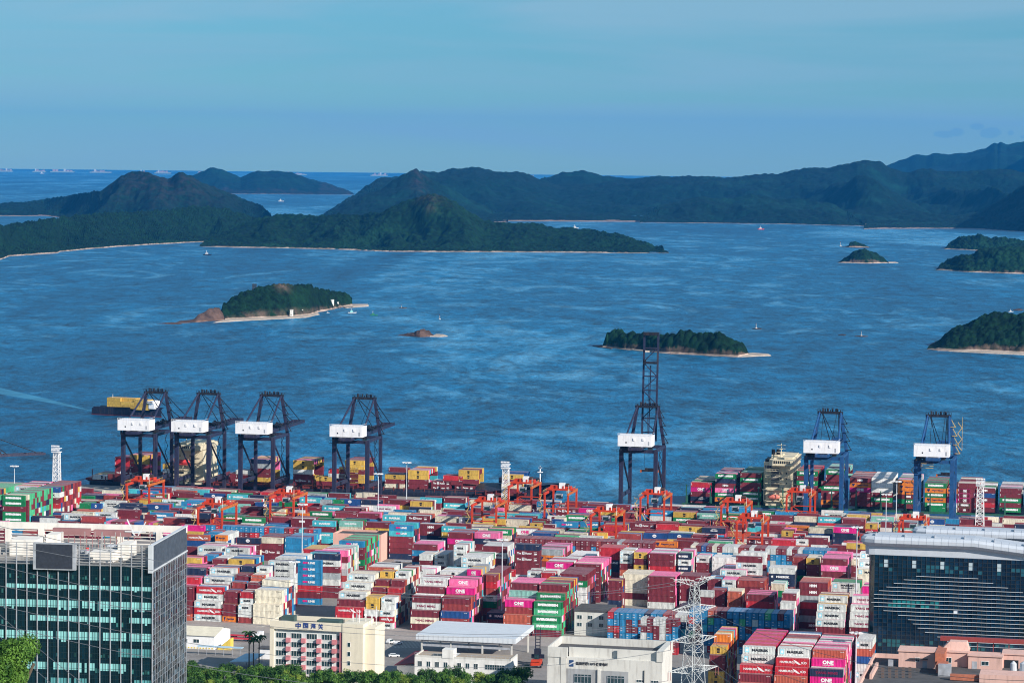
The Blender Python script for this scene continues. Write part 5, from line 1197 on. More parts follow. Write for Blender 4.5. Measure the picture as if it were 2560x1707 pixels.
MB().box(0, 16, 0, 12, 0, 6).build('wall', SAL, t); MB().box(-.3, 16.3, -.3, 12.3, 6, 6.5).build('roof', SAL, t)
# warehouse left of the office
WSH = mat('shed_white', (.80, .80, .80), .6, dirt=.1)
t = thing('warehouse', 'low white shed with cream gabled roof beside the glass tower', 'building', xy(-398, 1118, 0), RZ)
MB().box(0, 33, 0, 21, 0, 5.6).add([(0, 0, 5.6), (0, 21, 5.6), (0, 10.5, 7.6), (33, 0, 5.6), (33, 21, 5.6), (33, 10.5, 7.6)], [(0, 1, 2), (3, 5, 4)]).build('wall', WSH, t)
MB().add([(-.6, -.6, 5.62), (33.6, -.6, 5.62), (33.6, 10.5, 7.75), (-.6, 10.5, 7.75), (-.6, 21.6, 5.62), (33.6, 21.6, 5.62)], [(0, 1, 2, 3), (3, 2, 5, 4)]).build('roof', mat('cream_roof', (.70, .64, .50), .7), t)
windows(None, t, [19, 24], [2.6], 2.4, 1.4, 0); hz = MB()
for k in range(26): hz.box(k*1.27, .7+k*1.27, -.05, 0, .2, .7)
hz.build('hazard_stripes', mat('hazard_yellow', (.7, .5, .05)), t)
st_ = MB()
for k in range(10): st_.box(34+k*.55, 34.6+k*.55, 1, 5, 0, .5+k*.45)
st_.build('loading_ramp', mat('ramp_yellow', (.75, .55, .1), dirt=.3), t)
t = thing('walkway_roof', 'pale blue flat walkway roof on thin posts, in front of the white shed', 'canopy', gp(492, 1636), RZ)
MB().box(0, 19, 0, 2.6, 3.4, 3.7).build('roof', mat('pale_blue_sheet', (.42, .60, .72), .4), t)
for k in range(6): MB().bar((.5+k*3.6, .3, 0), (.5+k*3.6, .3, 3.4), .16).build('post', GRY, t)
t = thing('lean_to_roof', 'pale blue sloping roof just left of the cream office', 'canopy', gp(575, 1668), RZ)
MB().add([(0, 0, 2.5), (9, 0, 3), (12, 8, 5), (4, 8, 4.6), (0, 0, 2.2), (9, 0, 2.7), (12, 8, 4.7), (4, 8, 4.3)], BOXF).build('roof', MATS['pale_blue_sheet'], t)
for x, y in ((.6, .5), (8.6, .5), (11, 7), (4.6, 7)): MB().bar((x, y, 0), (x, y, 2.6+y*.2), .18).build('post', GRY, t)
t = thing('guard_hut', 'dark-roofed hut left of the cream office behind the palms', 'building', gp(647, 1645), RZ); MB().box(0, 5, 0, 5, 0, 4).build('wall', WSH, t); MB().box(-.4, 5.4, -.4, 5.4, 4, 4.4).build('roof', DRF, t)
t = thing('red_roof_shed', 'shed with dark red sloping roof left of the low white office', 'building', gp(985, 1690), RZ)
MB().box(1, 9, .5, 13, 0, 4.5).build('wall', WSH, t); MB().add([(0, 0, 4.6), (10, 0, 6.0), (10, 14, 8.6), (5, 14, 8.0), (0, 0, 4.3), (10, 0, 5.7), (10, 14, 8.3), (5, 14, 7.7)], BOXF).build('roof', mat('dark_red_roof', (.11, .02, .03), .6), t)
# parking bays
pk = MB()
for k in range(13): 
    p0 = Vector(guv(985+k*9.5, 1600)); 
    u0, v0 = guv(985+k*9.0, 1602, 0); pk.add([xy(u0, v0, .02), xy(u0+.25, v0, .02), xy(u0-3, v0-18, .02), xy(u0-3.25, v0-18, .02)], [(0, 1, 2, 3)])
tag(pk.build('parking_lines', LINE), kind='structure')
def car(px, py, label, rz, col, van=False):
    t = thing('parked_car', label, 'car', gp(px, py), rz, 'cars parked by the cream office')
    h = 1.9 if van else 1.45
    b = MB().add([(-2.2, -.9, .35), (2.2, -.9, .35), (2.2, .9, .35), (-2.2, .9, .35), (-2.25, -.9, .95), (2.2, -.9, .9), (2.2, .9, .9), (-2.25, .9, .95)], BOXF).add([(-2.0, -.85, .95), (1.2, -.85, .95), (1.2, .85, .95), (-2.0, .85, .95), (-1.5, -.7, h), (.6, -.7, h), (.6, .7, h), (-1.5, .7, h)], BOXF)
    b.build('body', col, t); MB().add([(-1.85, -.87, 1.0), (1.1, -.87, 1.0), (.62, -.76, h-.12), (-1.45, -.76, h-.12)], [(0, 1, 2, 3)]).add([(1.24, -.7, 1.0), (1.24, .7, 1.0), (.72, .6, h-.1), (.72, -.6, h-.1)], [(0, 1, 2, 3)]).build('window', GLS, t)
    for x in (-1.4, 1.4):
        for y in (-.85, .85): MB().bar((x, y-.1, .33), (x, y+.1, .33), .66, .66, 10).build('wheel', BLK, t)
CW = mat('car_white', (.8, .8, .8), .3)
car(976, 1607, 'left of two white cars beside the road, right of the cream office', R(60), CW, True)
car(995, 1610, 'right of two white cars beside the road, slightly nearer', R(60), CW)
car(985, 1641, 'white car nearer the hedge, below the parking bays', R(10), CW)
car(948, 1640, 'pale car tucked against the right wall of the cream office', R(60), CW)
def truck(px, py, label, m, L=12, rz=RZ):
    t = thing('truck', label, 'truck', gp(px, py), rz, 'trucks and trailers in the port')
    MB().box(0, L, 0, 2.4, 1.0, 1.35).build('trailer', m, t); MB().box(L+.4, L+2.6, 0, 2.4, .8, 3.3).build('cab', WHT, t)
    for x in (1.2, 2.5, L+1.4):
        for y in (.15, 2.25): MB().bar((x, y-.15, .5), (x, y+.15, .5), 1.0, 1.0, 10).build('wheel', BLK, t)
truck(572, 1594, 'red flatbed trailer standing right of the white shed', mat('trailer_red', (.5, .03, .05)))
truck(560, 1601, 'second red flatbed nearer the shed ramp', MATS['trailer_red'])
truck(985, 1407, 'grey tractor and trailer on the open lane beside the salmon building', GRY)
truck(1420, 1632, 'flatbed beside the container handler, right of the canopy', GRY, 8, RZ+1.2)
# glass tower ---------------------------------------------------------
TD = 720.0; c0 = at(382, 1362, TD); TZ = c0.z; AL = R(-6.2)
t = thing('glass_tower', 'dark teal glass office tower with open roof screen and blank black signboard, at left edge', 'building', (c0.x, c0.y, 0), AL)
WL = 52.0; WD = 38.6; ZB = 30.0; ZR = TZ-5.7
def facade_mat(name, dark):
    m = bpy.data.materials.new(name); m.use_nodes = True; tt = m.node_tree; b = tt.nodes['Principled BSDF']; b.inputs['Roughness'].default_value = .08; b.inputs['IOR'].default_value = 1.6
    a = tt.nodes.new('ShaderNodeAttribute'); a.attribute_name = 'Col'; tt.links.new(a.outputs['Color'], b.inputs['Base Color'])
    g = tt.nodes.new('ShaderNodeNewGeometry'); n = tt.nodes.new('ShaderNodeTexNoise'); n.inputs['Scale'].default_value = .35; tt.links.new(g.outputs['Position'], n.inputs['Vector']); bp = tt.nodes.new('ShaderNodeBump'); bp.inputs['Strength'].default_value = .12; bp.inputs['Distance'].default_value = .4; tt.links.new(n.outputs['Fac'], bp.inputs['Height']); tt.links.new(bp.outputs[0], b.inputs['Normal'])
    if dark: b.inputs['Metallic'].default_value = .75
    return m
FMA = facade_mat('tower_glass', False); FMB = facade_mat('side_glass', True)
def panels(name, quads, m, parent):
    V = []; Fq = []; co = []
    for q, c in quads:
        o = len(V); V += q; Fq.append((o, o+1, o+2, o+3)); co += [(*c, 1)]*4
    ob = MB().add(V, Fq).build(name, m, parent); ca = ob.data.color_attributes.new('Col', 'FLOAT_COLOR', 'CORNER'); ca.data.foreach_set('color', np.array(co).ravel()); return ob
rt = random.Random(12)
MB().box(-WL, -.3, .3, WD, ZB-30, ZR-.2).build('core', mat('tower_core', (.02, .03, .03)), t)
qs = []; FP = 3.95
nf = int((ZR-ZB)/FP)
for fl_ in range(nf+1):
    z1 = ZR-fl_*FP; z0 = z1-FP; big = fl_ % 7 in (0, 5)
    run = 0; on = False
    for k in range(int(WL/.675)):
        x1 = -k*.675; x0 = x1-.66
        qs.append(([(x0, 0, z0), (x1, 0, z0), (x1, 0, z1), (x0, 0, z1)], tuple(np.array((.003, .020, .032))*(.6+rt.random()*.7))))
        if run <= 0: on = rt.random() < (.3 if big else .88); run = rt.randint(3, 14)
        run -= 1
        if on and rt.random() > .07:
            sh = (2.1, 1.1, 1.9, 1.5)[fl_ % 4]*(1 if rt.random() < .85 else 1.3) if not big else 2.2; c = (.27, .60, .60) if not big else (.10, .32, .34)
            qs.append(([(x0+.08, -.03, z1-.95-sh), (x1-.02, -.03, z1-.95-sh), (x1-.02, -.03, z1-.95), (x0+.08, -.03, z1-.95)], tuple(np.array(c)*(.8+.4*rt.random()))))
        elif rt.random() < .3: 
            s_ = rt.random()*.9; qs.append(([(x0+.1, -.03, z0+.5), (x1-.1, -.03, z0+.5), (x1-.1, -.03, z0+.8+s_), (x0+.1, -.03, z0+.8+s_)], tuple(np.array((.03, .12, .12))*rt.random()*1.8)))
panels('front_glazing', qs, FMA, t)
ml_ = MB()
for k in range(int(WL/2.7)+1): ml_.box(-k*2.7-.09, -k*2.7+.09, -.35, -.02, ZB, ZR+5.6)
ml_.build('mullions', GRY, t)
ml_ = MB()
for fl_ in range(nf+1):
    for q in (0, .95, 2.4): ml_.box(-WL, 0, -.07, -.02, ZR-fl_*FP-q-.03, ZR-fl_*FP-q+.03)
for k in range(int(WL/.675)): ml_.box(-k*.675-.02, -k*.675+.02, -.06, -.02, ZB, ZR)
ml_.build('transoms', mat('transom_dark', (.02, .045, .05), .4), t)
qs = []
for fl_ in range(nf+1):
    for k in range(28):
        y0 = .1+k*(WD-.2)/28; y1 = y0+(WD-.2)/28; z1 = ZR-fl_*FP
        for a_, b_ in ((0, 1.4), (1.4, 2.7), (2.7, FP)):
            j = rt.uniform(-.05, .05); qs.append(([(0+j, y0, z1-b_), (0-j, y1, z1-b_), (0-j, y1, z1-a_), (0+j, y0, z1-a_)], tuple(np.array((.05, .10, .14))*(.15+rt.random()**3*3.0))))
panels('side_glazing', qs, FMB, t)
ml_ = MB()
for k in range(15): ml_.box(0.05, .12, .1+k*WD/14-.09, .1+k*WD/14+.09, ZB, ZR-1)
for fl_ in range(nf+1):
    for q in (0, 1.4): ml_.box(.04, .07, 0, WD, ZR-fl_*FP-q-.04, ZR-fl_*FP-q+.04)
ml_.build('side_mullions', mat('side_frame', (.30, .33, .37), .4), t)
# roof level: open louvred screen, signboard, white frame, plant
MB().box(-WL, -.2, .3, WD-.3, ZR-.3, ZR).build('roof_slab', mat('roof_slab_grey', (.22, .21, .20), .9, dirt=.4), t)
sc = MB()
for k in range(9): sc.bar((-WL, -.1, ZR+.3+k*.66), (-1, -.1, ZR+.3+k*.66), .28, .12)
sc.build('louvre_screen', mat('louvre_grey', (.36, .36, .35), .6), t)
MB().box(-30.6, -19.6, -1.0, .1, ZR-1.1, ZR+5.7).build('signboard_frame', GRY, t); sgn = MB().box(-29.8, -20.4, -1.06, -1.0, ZR-.8, ZR+5.4).build('signboard', mat('led_black', (.035, .04, .055), .5, var=.25, scale=1.4), t)
MB().box(-1.0, .1, -.9, .4, ZR-1.3, ZR+5.7).build('corner_post', mat('light_alu', (.55, .58, .62), .5), t)
MB().box(-.35, .12, .4, WD, ZR-.6, ZR+5.6).build('side_cladding', mat('slate_cladding', (.06, .075, .10), .6, var=.35, scale=.8), t)
MB().box(-.5, .3, .4, WD+.3, ZR+5.6, ZR+5.9).box(-.2, .35, .4, WD, ZR-1.0, ZR-.65).build('side_coping', MATS['light_alu'], t)
fr = MB()
for y in (WD-1.2,):
    fr.box(-WL, .2, y, y+1.2, ZR+4.0, ZR+5.7)
    for x in (-8, -18.5, -40, -49): fr.box(x, x+1.6, y, y+1.2, ZR, ZR+4.0)
    for k in range(4): fr.box(-WL, 0, y+.3, y+.5, ZR+.6+k*.95, ZR+.8+k*.95)
fr.build('roof_frame', mat('frame_white', (.78, .74, .68), .8, dirt=.2), t)
each('plant_room', ((-41, -34, 14, 22, ZR, ZR+4.2), (-33, -30, 20, 26, ZR, ZR+5), (-18, -12, 6, 14, ZR, ZR+2.6), (-12, -9, 12, 20, ZR, ZR+4), (-48, -44, 8, 16, ZR, ZR+2)), mat('frame_white', (.78, .74, .68)), t)
eq = MB()
for k in range(9): eq.cyl(-26+k*1.6, 10+(k % 2)*2, ZR, ZR+2.2+(k % 3)*.3, .75, .75, 10)
for k in range(3):
    for j in range(7): eq.ball(-16+j*1.0, 18+k*1.2, ZR+2.4, .62, 6, 4)
eq.build('roof_tanks', GRY, t)
eq = MB().box(-34, -24, 30, 31.5, ZR+3.6, ZR+5.4).box(-23, -13, 30, 31.5, ZR+3.6, ZR+5.2)
for k in range(14): eq.bar((-33+k*1.6, 30.5, ZR), (-33+k*1.6, 30.5, ZR+3.8), .15)
eq.build('pipe_rack', mat('faded_maroon', (.32, .16, .16), .8), t)
rt2 = random.Random(77); UG = mat('unit_grey', (.35, .34, .33), .7, var=.5, scale=.7)
for k in range(40): x = rt2.uniform(-50, -3); y = rt2.uniform(2, 34); MB().box(x, x+rt2.uniform(.3, 1.8), y, y+rt2.uniform(.3, 1.5), ZR, ZR+rt2.uniform(.5, 1.8)).build('roof_unit', UG, t)
for k in range(10): x = rt2.uniform(-35, -6); MB().bar((x, 24, ZR), (x, 24, ZR+5.5), .14).bar((x, 24, ZR+2), (x+2, 24, ZR+3.6), .1).build('roof_pole', UG, t)
eq = MB().bar((-12, 30, ZR+4), (-14, 30, ZR+8.2), .25).bar((-11, 30, ZR+4), (-9, 30, ZR+7.6), .25).bar((-14.6, 30, ZR+5), (-9, 30, ZR+5), .3); eq.build('antenna', WHT, t)
MB().cyl(-31, 12, ZR, ZR+2.6, .5).build('fire_tank', REDM, t); MB().cyl(-21, 16, ZR, ZR+2.4, .5).build('fire_tank', REDM, t)
KB = .945
# right glass block with curved pale roof
t = thing('glass_terminal_building', 'wide dark blue glass building with sunshade strips and curving pale metal roof, at right', 'building', (149.2*KB, 1169*KB, 201.0*(1-KB)), RZ); t.scale = (KB, KB, KB)
GLC = facade_mat('terminal_glass', False); qs = []; rt = random.Random(4); NF = 26; PH = 42.4/NF
for i in range(NF):
    for k in range(42):
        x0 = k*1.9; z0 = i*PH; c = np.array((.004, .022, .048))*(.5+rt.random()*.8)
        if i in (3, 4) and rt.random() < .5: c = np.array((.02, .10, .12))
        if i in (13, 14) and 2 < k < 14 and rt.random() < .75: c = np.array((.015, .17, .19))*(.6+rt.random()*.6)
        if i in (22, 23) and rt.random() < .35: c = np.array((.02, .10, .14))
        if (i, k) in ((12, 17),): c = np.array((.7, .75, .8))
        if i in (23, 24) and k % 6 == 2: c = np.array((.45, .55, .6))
        j = rt.uniform(-.02, .02); qs.append(([(x0, j, z0), (x0+1.9, -j, z0), (x0+1.9, -j, z0+PH), (x0, j, z0+PH)], tuple(c)))
panels('glazing', qs, GLC, t)
MB().box(.6, 79.8, .4, 34, 0, 42.2).box(-2.2, .6, 3.5, 33, 0, 42).build('core', MATS['tower_core'], t); MB().box(-2, 79.8, .2, 34, -11.9, -.1).build('podium', MATS['tower_core'], t)
qs = []
for i in range(NF):
    for k in range(2):
        P0 = [(0, 0), (-1.7, 1.3), (-2.3, 3.5)][k:k+2]; c = np.array((.006, .03, .04))*(.6+rt.random()); qs.append(([(*P0[1], i*PH), (*P0[0], i*PH), (*P0[0], (i+1)*PH), (*P0[1], (i+1)*PH)], tuple(c)))
panels('corner_glazing', qs, GLC, t)
gr_ = MB()
for k in range(43): gr_.box(k*1.9-.06, k*1.9+.06, -.22, -.02, 0, 42.4)
for i in range(NF): gr_.box(0, 79.8, -.14, -.03, i*PH-.05, i*PH+.05)
for (x, y) in ((-1.7, 1.3), (-2.3, 3.5), (-2.3, 7), (-2.3, 11)): gr_.box(x-.12, x, y-.05, y+.1, 0, 42.4)
gr_.build('grid', mat('grid_dark', (.035, .045, .055), .4), t)
sh = MB()
for i, (a_, b_) in {9: (16, 80), 10: (14, 80), 8: (18, 80), 7: (21, 80), 6: (26, 80), 5: (30, 80), 4: (33, 80), 11: (10, 80), 12: (4, 80), 13: (0, 80), 14: (-1, 80), 15: (0, 76), 16: (0, 70), 17: (2, 64), 18: (5, 60), 19: (8, 54), 20: (12, 48), 21: (17, 42)}.items(): sh.box(a_, b_, -.55, -.24, i*PH+.04, i*PH+.17)
sh.build('sunshade', mat('shade_alu', (.62, .66, .70), .45), t)
RFM = mat('roof_alu', (.50, .54, .60), .42, var=.07, scale=.25, bump=.05)
def roofband(name, u0, v0, zb, dep, L, parent, corner=True):
    # curved plan and swept profile: fascia, rounded lip, sloping top
    prof = [(0.3, 0), (.2, 3.6), (-1.6, 4.2), (-2.6, 5.2), (-2.6, 6.6), (-1.2, 7.6), (3, 8.0), (dep, 7.2)]
    st_ = [(-4.4, 5.0, 1), (-4.0, 2.0, .9), (-2.6, .4, 1), (0, 0, 1)]+[(q, 0, 1) for q in (8, 16, 24, 32, 40)]+[(q, 0, 1) for q in (48, 56, 64, 72, L)]
    V = []; nn = len(prof)
    for (x, y, s_) in st_:
        drop = max(0, x-40)*.10
        for (py_, pz) in prof: V.append((u0+x+(py_*.6 if x < -2 else 0), v0+y+(py_ if x >= -2 else py_*.5), zb+pz-drop))
    Fq = [(i*nn+j, (i+1)*nn+j, (i+1)*nn+j+1, i*nn+j+1) for i in range(len(st_)-1) for j in range(nn-1)]
    o = MB().add(V, Fq).add([V[j] for j in range(nn)], [tuple(range(nn))]).build(name, RFM, parent)
    s2_ = MB()
    for i in range(26):
        x = u0+i*3.0; drop = max(0, i*3.0-40)*.10
        for a_, b_ in zip(prof[2:6], prof[3:7]): s2_.bar((x, v0+a_[0]-.02, zb+a_[1]-drop+.02), (x, v0+b_[0]-.02, zb+b_[1]-drop+.02), .07)
        if i % 4 == 0: s2_.box(x-.1, x+.2, v0, v0+5, zb+7.9-drop, zb+8.7-drop)
    s2_.build('roof_seam', mat('seam_grey', (.30, .33, .38)), o); return o
roofband('curved_roof', 0, 0, 42.4, 18, 80, t); roofband('curved_roof', 19, 24, 43.2, 16, 80, t)
MB().box(-2.6, 1, 1.5, 22, 41.6, 42.6).build('eave', RFM, t)
# salmon rooftop in the bottom right corner
t = thing('pink_rooftop_building', 'salmon pink building top with dark flat roof and red duct, bottom right corner', 'building', (0, 0, 0), 0)
ZP = 42.0; o_ = at(2163, 1700, 0+1) ; 
def pr(px, py, z=ZP): p = gp(px, py, z); return p
q0 = guv(2150, 1707, ZP)
t.location = xy(q0[0], q0[1], 0); t.rotation_euler = (0, 0, RZ)
SL2 = mat('salmon_render', (.66, .42, .36), .85, var=.07, scale=.3, dirt=.3)
def loc(px, py, z=ZP): u, v = guv(px, py, z); return u-q0[0], v-q0[1]
x1, y1 = loc(2180, 1650); x2, y2 = loc(2360, 1655)
MB().box(0, 70, -8, 48, 0, ZP-.2).build('wall', SL2, t); MB().box(.4, 69, -7.6, 47, ZP-.2, ZP).build('flat_roof', DRF, t)
MB().box(0, .6, -8, 48, ZP-.2, ZP+1.5).box(0, 70, 47.4, 48, ZP, ZP+1.5).box(.6, 70, -8, -7.4, ZP-.2, ZP+.9).box(2.2, 3.0, 8, 30, ZP, ZP+1.6).build('parapet', SL2, t)
def block(name, pxa, pxb, pyb, hpx, dep, lab=None):
    a_, v_ = loc(pxa, pyb); b_, _ = loc(pxb, pyb); h = hpx/7.9
    o = MB().box(a_, b_, v_, v_+dep, ZP, ZP+h).build(name, SL2, t); MB().box(a_-.3, b_+.3, v_-.4, v_+dep+.3, ZP+h, ZP+h+.35).build('coping', SL2, o); return a_, b_, v_, h, o
a_, b_, v_, h, o1 = block('plant_room', 2246, 2338, 1666, 40, 9); windows(None, t, [a_+5.4], [ZP+2.0], 1.2, 1.2, v_, o1); MB().box(a_+7.6, a_+9, v_-.06, v_+.1, ZP, ZP+2.4).build('door', GRY, o1); MB().box(a_+3.6, a_+9.2, v_-1, v_, ZP+2.9, ZP+3.1).build('door_hood', DRF, o1)
a_, b_, v_, h, o2 = block('plant_room', 2356, 2420, 1664, 36, 9); windows(None, t, [a_+.9], [ZP+1.2], 1.9, 1.6, v_, o2)
MB().add([(a_-1, v_+2, ZP+h), (b_+.3, v_+2, ZP+h), (b_+.3, v_+8, ZP+h), (a_-1, v_+8, ZP+h), (a_+2, v_+3, ZP+h+3), (b_-.6, v_+3, ZP+h+3), (b_-.6, v_+7, ZP+h+3), (a_+2, v_+7, ZP+h+3)], BOXF).build('stair_head', SL2, o2)
a_, b_, v_, h, o3 = block('plant_room', 2420, 2506, 1670, 32, 7); windows(None, t, [a_+4.2], [ZP+1.3], 2.2, 1.2, v_, o3); MB().box(a_+1.2, a_+2.8, v_-.06, v_+.1, ZP, ZP+2.4).build('door', GRY, o3)
a_, b_, v_, h, o4 = block('plant_room', 2506, 2640, 1668, 34, 8); MB().box(a_+.5, a_+5, v_-.06, v_+.1, ZP, ZP+2.6).build('opening', DK, o4)
RDK = mat('duct_red', (.30, .05, .045), .6, var=.15, scale=1.2, dirt=.3); RDO = mat('duct_rust', (.42, .14, .08), .7, var=.2, scale=1.2, dirt=.3)
xa, ya = loc(2350, 1640); MB().box(xa, 70, ya, ya+1.6, ZP+5.2, ZP+6.6).build('red_duct', RDK, t)
sup = MB()
for k in range(9): sup.bar((xa+2+k*5, ya+.8, ZP), (xa+2+k*5, ya+.8, ZP+5.2), .25)
sup.build('duct_support', RDK, t)
xb, yb = loc(2345, 1676); MB().box(xb-1, xb+2, yb, yb+15, ZP+2.2, ZP+5.6).box(xb-.2, xb+3.2, yb-7, yb, ZP+.6, ZP+3.2).build('rust_duct', RDO, t); MB().box(xb+.6, xb+4.6, yb-9.5, yb-7, ZP, ZP+3.6).build('duct_fan', GRY, t)
xc, yc = loc(2375, 1700); MB().box(xc, xc+9, yc, yc+1.4, ZP+.2, ZP+2.0).build('rust_duct', RDO, t); MB().box(xc+9, 70, yc-1, yc+8, ZP, ZP+2.6).build('roof_step', SL2, t)
for pxx, pyy, r_ in ((2533, 1686, 1.1), (2560, 1686, 1.5)):
    xx, yy = loc(pxx, pyy); MB().cyl(xx, yy, ZP, ZP+3.6, r_, r_*.9).cyl(xx, yy, ZP+3.6, ZP+4.4, r_*.9, .2).build('vent_cowl', MATS['light_alu'], t)
for k in range(5):
    for j in range(4): xx, yy = loc(2203+k*17, 1672+j*7); MB().box(xx, xx+.9, yy, yy+.5, ZP, ZP+.7).build('roof_rack', mat('rust_rack', (.12, .09, .08)), t)
xx, yy = loc(2220, 1664); MB().box(xx, xx+1.6, yy, yy+1, ZP, ZP+2).build('ac_unit', GRY, t)
# ---------------------------------------------------------------- masts, pylon, wires
def lattice_tower(px, pytop, d_v, zt, label, wb=4.2):
    u, z = atuv(px, pytop, d_v); t = thing('light_tower', label, 'tower', xy(u, d_v, 0), RZ, 'white lattice light towers'); zt = z
    MB().lattice((0, 0, 0), (0, 0, zt-4.5), wb, 11, .34, 3.0).build('lattice_mast', WHT, t)
    h = MB()
    for zz in (zt-4.5, zt-2.4): h.box(-2.3, 2.3, -2.3, 2.3, zz, zz+.35); 
    for k in range(8): h.bar((-2.3+k*.66, -2.3, zt-4.5), (-2.3+k*.66, -2.3, zt-1.2), .14)
    h.bar((-2.3, -2.3, zt-1.2), (2.3, -2.3, zt-1.2), .16).build('lamp_gallery', WHT, t)
    l_ = MB()
    for k in range(6): l_.box(-2.4+k*.85, -1.8+k*.85, -2.7, -2.3, zt-1.0, zt-.2).box(-2.4+k*.85, -1.8+k*.85, -2.7, -2.3, zt-3.4, zt-2.7)
    l_.build('floodlights', HW, t)
lattice_tower(142, 1111, 1570, 35, 'white lattice light tower rising behind the left waterfront container piles')
lattice_tower(1265, 1151, 1588, 30, 'white lattice light tower before the stern of cargo near the dark ship bow')
lattice_tower(2452, 1193, 1560, 33, 'white lattice light tower at the right edge, before the big blue ship', 5.0)
def high_mast(px, pytop, v, label, r=.32):
    u, z = atuv(px, pytop, v); t = thing('lamp_mast', label, 'lamp post', xy(u, v, 0), RZ, 'tall lamp masts in the yard')
    MB().cyl(0, 0, 0, z-.5, r, r*.55, 8).build('pole', MATS['light_alu'], t)
    c = MB().cyl(0, 0, z-.8, z-.4, .9, .9, 10).build('lamp_ring', GRY, t)
    l_ = MB()
    for k in range(8): a = k*math.pi/4; l_.cbox(2.1*math.cos(a), 1.6*math.sin(a), z-.9, 1.0, .8, .5).bar((0, 0, z-.6), (2.1*math.cos(a), 1.6*math.sin(a), z-.6), .12)
    l_.build('floodlights', WHT, t)
high_mast(1256, 1345, 1216, 'lamp mast with dark shaft behind the canopy, between pink and maroon stacks')
high_mast(736, 1400, 1222, 'pale lamp mast standing left of the blue stack in the yard')
high_mast(756, 1257, 1330, 'slim lamp mast above the long blue-doored container row')
high_mast(946, 1181, 1500, 'lamp mast in front of the yellow-laden part of the left ship, left of a pair')
high_mast(1017, 1153, 1560, 'lamp mast in front of the yellow-laden part of the left ship, right of a pair')
high_mast(2143, 1314, 1260, 'lamp mast beside the magenta-topped stack, just left of the curved roof')
high_mast(2216, 1232, 1440, 'lamp mast rising left of the curved roof before green ship cargo')
high_mast(2242, 1200, 1480, 'taller lamp mast rising behind the left end of the curved roof')
high_mast(2141, 1577, 1085, 'near lamp mast right of the foreground container row')
high_mast(36, 1162, 1560, 'thin white lamp mast at the far left above green containers')
# pylon
PA = R(35); pb = at(1735, 1560, 900)
pt = thing('power_pylon', 'white lattice electricity pylon with four crossarms, standing right of centre', 'pylon', (pb.x, pb.y, 0), PA)
PYM = mat('pylon_galvanised', (.55, .57, .58), .6, var=.15); PZ = at(1735, 1438, 900).z
b_ = MB().lattice((0, 0, 0), (0, 0, PZ-24), 9, 9, .17, 4.4).lattice((0, 0, PZ-24), (0, 0, PZ-2), 4.4, 9, .14, 1.8); b_.build('tower_body', PYM, pt)
ARM = []
for z, L_ in ((PZ-1.5, 8.2), (PZ-10.5, 8.4), (PZ-20.2, 8.8), (PZ-29.8, 9.6)):
    for s_ in (-1, 1):
        a = MB(); tip = (s_*L_*1.05, 0, z+(.9 if z > PZ-3 else .2))
        for y in (-1, 1):
            for dz in (-1.2, 1.4) if z < PZ-3 else (-1.6, .2): a.bar((s_*1.1, y, z+dz), tip, .12)
        for k in range(5):
            f = .15+k*.16; X = s_*(1.1+(L_*1.05-1.1)*f); y = 1-f; a.bar((X, -y, z-1.2*(1-f)+.2*f), (X, y, z-1.2*(1-f)+.2*f), .08).bar((X, -y, z-1.2*(1-f)+.2*f), (X+s_*1.2, -y*.8, z+1.4*(1-f)), .08).bar((X, y, z-1.2*(1-f)+.2*f), (X+s_*1.2, y*.8, z+1.4*(1-f)), .12)
        o = a.build('crossarm', PYM, pt)
        if z < PZ-3: MB().bar((tip[0], 0, z), (tip[0], 0, z-2.6), .22, .22, 6).bar((tip[0]-s_*1, 0, z), (tip[0]-s_*1, 0, z-2.6), .2, .2, 6).build('insulator', mat('insulator_red', (.35, .12, .12)), o)
        ARM.append(Matrix.Rotation(PA, 3, 'Z') @ Vector((tip[0], 0, z-(2.6 if z < PZ-3 else 0)))+Vector((pb.x, pb.y, 0)))
WIRE = mat('wire_dark', (.10, .11, .13), .5)
def wire(p, q, sag, label, w_=.10):
    m_ = MB(); pr_ = None
    for k in range(41):
        f = k/40; v = Vector(p).lerp(Vector(q), f); v.z -= sag*4*f*(1-f)
        if pr_ is not None: m_.bar(pr_, v, w_)
        pr_ = v
    tag(m_.build('power_line', WIRE), label, 'wire', 'power lines crossing the foreground')
LE = [(-60, 1300, 'topmost power line sweeping left from the pylon across the tower screen'), (-60, 1345, 'power line from the pylon passing the black signboard'), (-60, 1400, 'power line from the pylon crossing the upper tower glass'), (-60, 1452, 'power line crossing the middle of the tower glass'), (-60, 1500, 'power line crossing the tower glass just above the lowest'), (-60, 1545, 'lowest power line from the pylon crossing the tower glass')]
tips = [ARM[0], ARM[1], ARM[2], ARM[3], ARM[4], ARM[6]]
for (px, py, lb), tp in zip(LE, tips): wire(at(px, py, 560), tp, 9, lb)
for tp, (px, py), lb in ((ARM[3], (2700, 1700), 'power line falling right from the upper pylon arm over the foreground row'), (ARM[5], (2700, 1820), 'power line falling right from the third pylon arm'), (ARM[7], (2500, 1900), 'power line falling right from the lowest pylon arm'), (ARM[2], (2100, 1800), 'steepest power line dropping right from the pylon')):
    wire(tp, at(px, py, 640), 6, lb)
wire(at(-60, 1480, 420), at(520, 1900, 420), 2, 'steep near power line over the lower left of the tower', .06); wire(at(-60, 1530, 420), at(420, 1900, 420), 2, 'steepest near power line beside the leafy tree top', .06)
